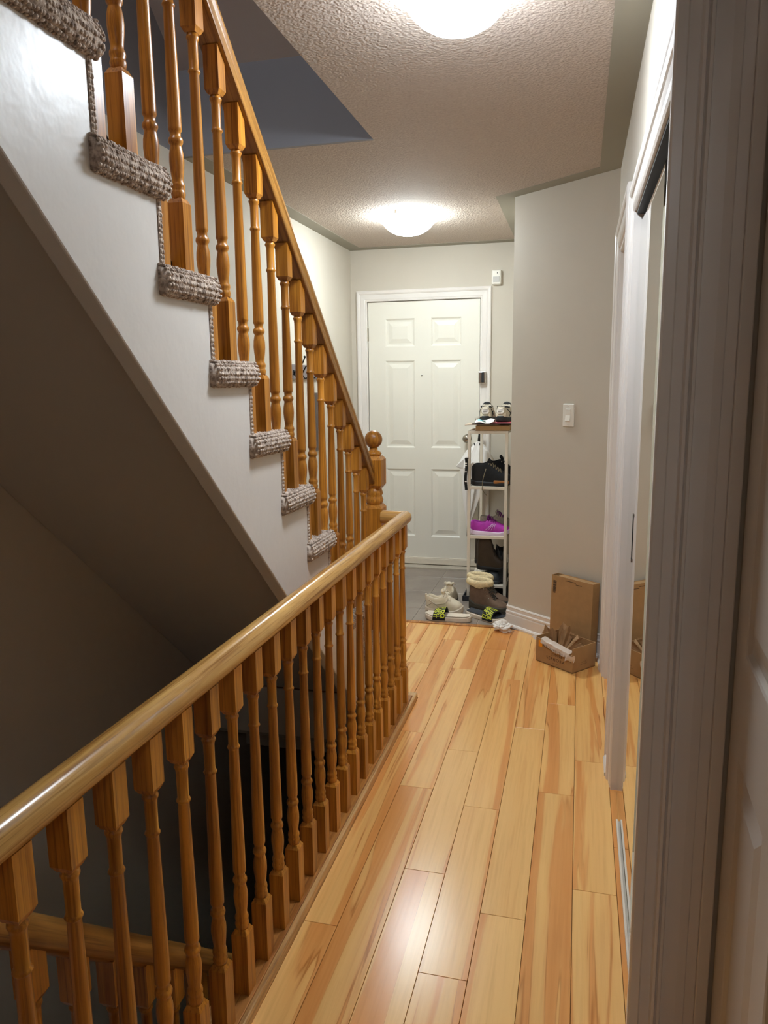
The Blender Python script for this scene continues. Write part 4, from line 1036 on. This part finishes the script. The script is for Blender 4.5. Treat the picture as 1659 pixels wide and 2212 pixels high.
def runner(label, x, y, rz):
    t = shoe('running_shoe', label, 'shoe', (x, y, zf + 0.016), rz, 0.26, 0.102, [(a, h * 1.2) for a, h in low], (0.05, 0.46), 0.026, runM, 'grey running shoes on top of the rack', (0.54, 0.60, 0.66, 0.72), tongue=(0.47, 0.53, 0.0), loops=False)
    b = BM()
    for sx in (-1, 1): tube(b, [(sx * 0.024, 0.016, 0.099), (sx * 0.031, 0.045, 0.099), (sx * 0.031, 0.085, 0.092), (sx * 0.020, 0.118, 0.098)], 0.0050, 8)
    grid(b, 6, 8, lambda i, j: ((2 * i - 1) * 0.027, 0.012 + 0.105 * j, 0.088)); obj('lining', b, 'black', t, True, world=False)
    b = BM(); prism(b, [(-0.026, 0.006), (-0.014, -0.012), (0.014, -0.012), (0.026, 0.006), (0.016, 0.022), (-0.016, 0.022)], lambda x_, z_: (x_, -0.006 + 0.02 * (x_ / 0.03) ** 2 * 0.5, 0.066 + z_), lambda x_, z_: (x_, 0.004, 0.066 + z_)); obj('heel_patch', b, 'paper', t, world=False, bevel=0.002)
    b = BM(); prism(b, [(-0.014, 0.003), (0.014, 0.003), (0.014, 0.007), (-0.014, 0.007)], lambda x_, z_: (x_, -0.0075, 0.066 + z_), lambda x_, z_: (x_, -0.004, 0.066 + z_)); obj('heel_stripe', b, 'ink_black', t, world=False)
    b = BM(); prism(b, [(-0.032, -0.016), (0.032, -0.016), (0.034, 0.010), (0.024, 0.004), (0.014, -0.008), (-0.014, -0.008), (-0.024, 0.004), (-0.034, 0.010)], lambda x_, z_: (x_, -0.003 + 9 * x_ * x_, 0.052 + z_), lambda x_, z_: (x_, 0.006 + 9 * x_ * x_, 0.052 + z_)); obj('heel_counter', b, 'white_shoe', t, world=False, bevel=0.002)
    for sx in (-1, 1):
        b = BM(); tube(b, [(sx * 0.034, 0.03, 0.085), (sx * 0.041, 0.09, 0.055), (sx * 0.045, 0.15, 0.04)], 0.003, 6); tube(b, [(sx * 0.038, 0.06, 0.035), (sx * 0.043, 0.10, 0.07)], 0.003, 6); obj('side_stripe', b, 'black', t, True, world=False)
    return t
runner('grey running shoe on top of the rack, heel to the viewer, left of the pair', -0.590, 4.955, radians(2))
runner('grey running shoe on top of the rack, right one, next to the wall', -0.494, 4.955, radians(-14))
b = BM(); bmesh.ops.create_icosphere(b, subdivisions=3, radius=0.026)
for v in b.verts: v.co *= 1 + 0.18 * noise.noise(v.co * 60)
tag(obj('rolled_sock', b, 'grey_lining', smooth=True, loc=(-0.638, 5.02, zf + 0.026)), 'small grey balled cloth left of the running shoes on the rack', 'sock')
# second shelf: black high tops
hiM = ('black_cloth', 'black', 'lace_tan', 'black_cloth')
t = shoe('high_top', 'black high-top shoe with khaki laces at the front of the second shelf', 'shoe', (RX0 + 0.018, 4.985, Z2), radians(-88), 0.275, 0.105, hi, (0.04, 0.40), 0.026, hiM, 'black shoes on the second shelf', (0.42, 0.48, 0.54, 0.60, 0.66, 0.72), tongue=(0.405, 0.47, 0.006), loops=False)
b = BM(); tube(b, [(0.046, 0.10, 0.115), (0.057, 0.085, 0.06), (0.060, 0.078, 0.02), (0.062, 0.078, -0.02), (0.060, 0.095, -0.045), (0.058, 0.11, -0.06)], 0.0022, 6); obj('lace_end', b, 'lace_tan', t, True, world=False)
b = BM(); obox(b, (0.040, 0.150, 0.018), (0, 1, 0), (1, 0, 0), (0, 0, 1), 0.10, 0.016, 0.022); obj('toe_guard', b, 'tan_sole', t, world=False, bevel=0.006)
t = shoe('high_top', 'black shoe with white eyelets standing behind the front high-top', 'shoe', (RX0 + 0.085, 5.13, Z2), radians(-80), 0.27, 0.105, hi, (0.04, 0.40), 0.026, ('black_cloth', 'black', 'lace_white', 'black_cloth'), 'black shoes on the second shelf', (0.42, 0.50, 0.58), tongue=(0.40, 0.46, 0.016), loops=False)
# third shelf: magenta runners
puM = ('purple', 'lilac', 'purple_dark', 'purple_dark')
t = shoe('magenta_runner', 'magenta running shoe with lilac sole in front on the third shelf', 'shoe', (RX0 + 0.016, 4.985, Z3), radians(-88), 0.265, 0.098, [(a, h * 1.12) for a, h in low], (0.05, 0.42), 0.024, puM, 'magenta running shoes on the third shelf', (0.46, 0.52, 0.58, 0.64), tongue=(0.41, 0.47, 0.018))
for k in range(4):
    b = BM(); tube(b, [(0.0455, 0.10 + 0.020 * k, 0.036), (0.0465, 0.125 + 0.012 * k, 0.058), (0.040, 0.15 + 0.006 * k, 0.080)], 0.0014, 6); obj('side_stripe', b, 'lilac', t, True, world=False)
shoe('magenta_runner', 'second magenta running shoe with grey lining, behind its mate', 'shoe', (RX0 + 0.06, 5.12, Z3), radians(-82), 0.265, 0.098, [(a, h * 1.18) for a, h in low], (0.05, 0.42), 0.030, ('grey_lining', 'lilac', 'purple_dark', 'grey_lining'), 'magenta running shoes on the third shelf', (0.46, 0.52, 0.58, 0.64), tongue=(0.41, 0.47, 0.026))
# fourth shelf: brown boots, slate rubber boot, dark bag on the floor tray
bM = ('brown_boot', 'black', 'black', 'brown_boot')
bh2 = [(a, h * 0.98) for a, h in bootH]
shoe('brown_boot', 'dark brown ankle boot in front on the lowest shelf', 'boot', (RX0 + 0.058, 5.00, Z4 + 0.090), radians(-84), 0.205, 0.10, bh2, (0.03, 0.48), 0.022, bM, 'dark brown boots on the lowest shelf', (0.50, 0.55, 0.60), loops=False)
shoe('brown_boot', 'dark brown ankle boot half hidden behind its mate', 'boot', (RX0 + 0.028, 5.13, Z4 + 0.096), radians(-82), 0.205, 0.10, bh2, (0.03, 0.48), 0.022, bM, 'dark brown boots on the lowest shelf', (0.50, 0.55, 0.60), loops=False)
t = thing('rubber_clog', 'slate grey rubber clog under the brown boots on the lowest shelf', 'shoe', (RX0 + 0.055, 5.02, Z4), radians(-90))
link('sole', sole_me(0.17, 0.13, 0.02, 0.01, 0, 1.05, 'dark_slate'), t); obj('upper', upper_bm(0.17, 0.13, 0.018, [(0, 0.03), (0.3, 0.05), (0.6, 0.066), (0.85, 0.058), (1, 0.03)], 0.03, 0.30, 0.01), 'dark_slate', t, True, world=False, sub=1)
shoe('black_boot', 'black rubber boot pressed against the right posts of the lowest shelf', 'boot', (-0.478, 4.985, Z4), radians(6), 0.255, 0.100, [(a, h * 1.15) for a, h in bootH], (0.03, 0.46), 0.02, ('black', 'black', 'black', 'black'))
b = BM(); bmesh.ops.create_icosphere(b, subdivisions=4, radius=1.0)
for v in b.verts:
    p = v.co.copy(); r = 1 + 0.18 * noise.noise(p * 2.2)
    q = Vector((math.copysign(abs(p.x) ** 0.5, p.x), math.copysign(abs(p.y) ** 0.5, p.y), math.copysign(abs(p.z) ** 0.6, p.z)))
    v.co = Vector((q.x * 0.088 * r, q.y * 0.20 * r, q.z * 0.034 * r))
tag(obj('cloth_bag', b, 'black_cloth', smooth=True, loc=(-0.552, 5.20, 0.034)), 'black cloth bag stuffed in the tray under the rack', 'bag')

# umbrella hanging upside down behind the rack
UX, UY = -0.802, 5.712
um = thing('umbrella', 'white folded umbrella with black handle hanging upside down behind the shoe rack', 'umbrella', (UX, UY, 0.35))
b = BM(); nf = 8; rows = [(0.014, 1.000), (0.050, 0.955), (0.092, 0.900), (0.140, 0.840), (0.106, 0.790), (0.084, 0.72), (0.072, 0.62), (0.052, 0.52), (0.032, 0.44), (0.016, 0.37), (0.009, 0.345)]
rings = []
for k, (rr, z) in enumerate(rows):
    ring = []
    for i in range(2 * nf):
        a = pi * i / nf + 0.2; out = i % 2 == 0
        q = rr * (1.12 if out else (0.60 if k > 3 else 0.74))
        dz = (0.030 * sin(i * 2.3) if k in (2, 3) else 0) + (-0.018 if out and k == 3 else 0)
        ring.append(b.verts.new((UX + 0.12 * (z - 0.35) + q * cos(a), UY + 0.62 * q * sin(a), z + dz)))
    rings.append(ring)
for A, B in zip(rings, rings[1:]):
    for i in range(2 * nf): b.faces.new((A[i], A[(i+1)%(2*nf)], B[(i+1)%(2*nf)], B[i]))
b.faces.new(rings[0]); b.faces.new(rings[-1]); obj('canopy', b, 'umbrella', um)
b = BM(); tube(b, [(UX + 0.071, UY, 0.94), (UX + 0.077, UY, 1.00)], 0.005, 10); tube(b, [(UX + 0.077, UY, 1.00), (UX + 0.087, UY, 1.085)], 0.0115, 12)
obj('handle', b, 'black', um, True)
for k in range(4):
    a = 0.5 + k * 1.5; b = BM(); tube(b, [(UX + 0.075 + 0.03 * cos(a), UY + 0.02 * sin(a), 0.965), (UX + 0.075 + 0.036 * cos(a), UY + 0.024 * sin(a), 0.985)], 0.004, 6); obj('rib_tip', b, 'black', um)
b = BM(); tube(b, [(UX, UY, 0.350), (UX - 0.004, UY, 0.268)], 0.0085, 10); obj('tip', b, 'black', um, True)
lan = thing('lanyard', 'black woven strap with white marks hanging at the left front post of the rack', 'strap', (RX0 - 0.008, 4.922, 0.95))
b = BM(); grid(b, 3, 24, lambda i, j: ((i - .5) * 0.018 + 0.003 * sin(j * 7), 0.003 * sin(j * 9), -0.21 * j)); obj('strap_band', b, 'black_cloth', lan, world=False, solid=0.003)
for z in (-0.030, -0.045, -0.085, -0.15):
    b = BM(); box(b, -0.007, 0.006, -0.0048, -0.0032, z - 0.006, z); obj('strap_mark', b, 'paper', lan, world=False)
b = BM(); box(b, -0.006, 0.016, -0.008, 0.004, -0.006, 0.004); obj('strap_loop', b, 'black', lan, world=False, bevel=0.002)
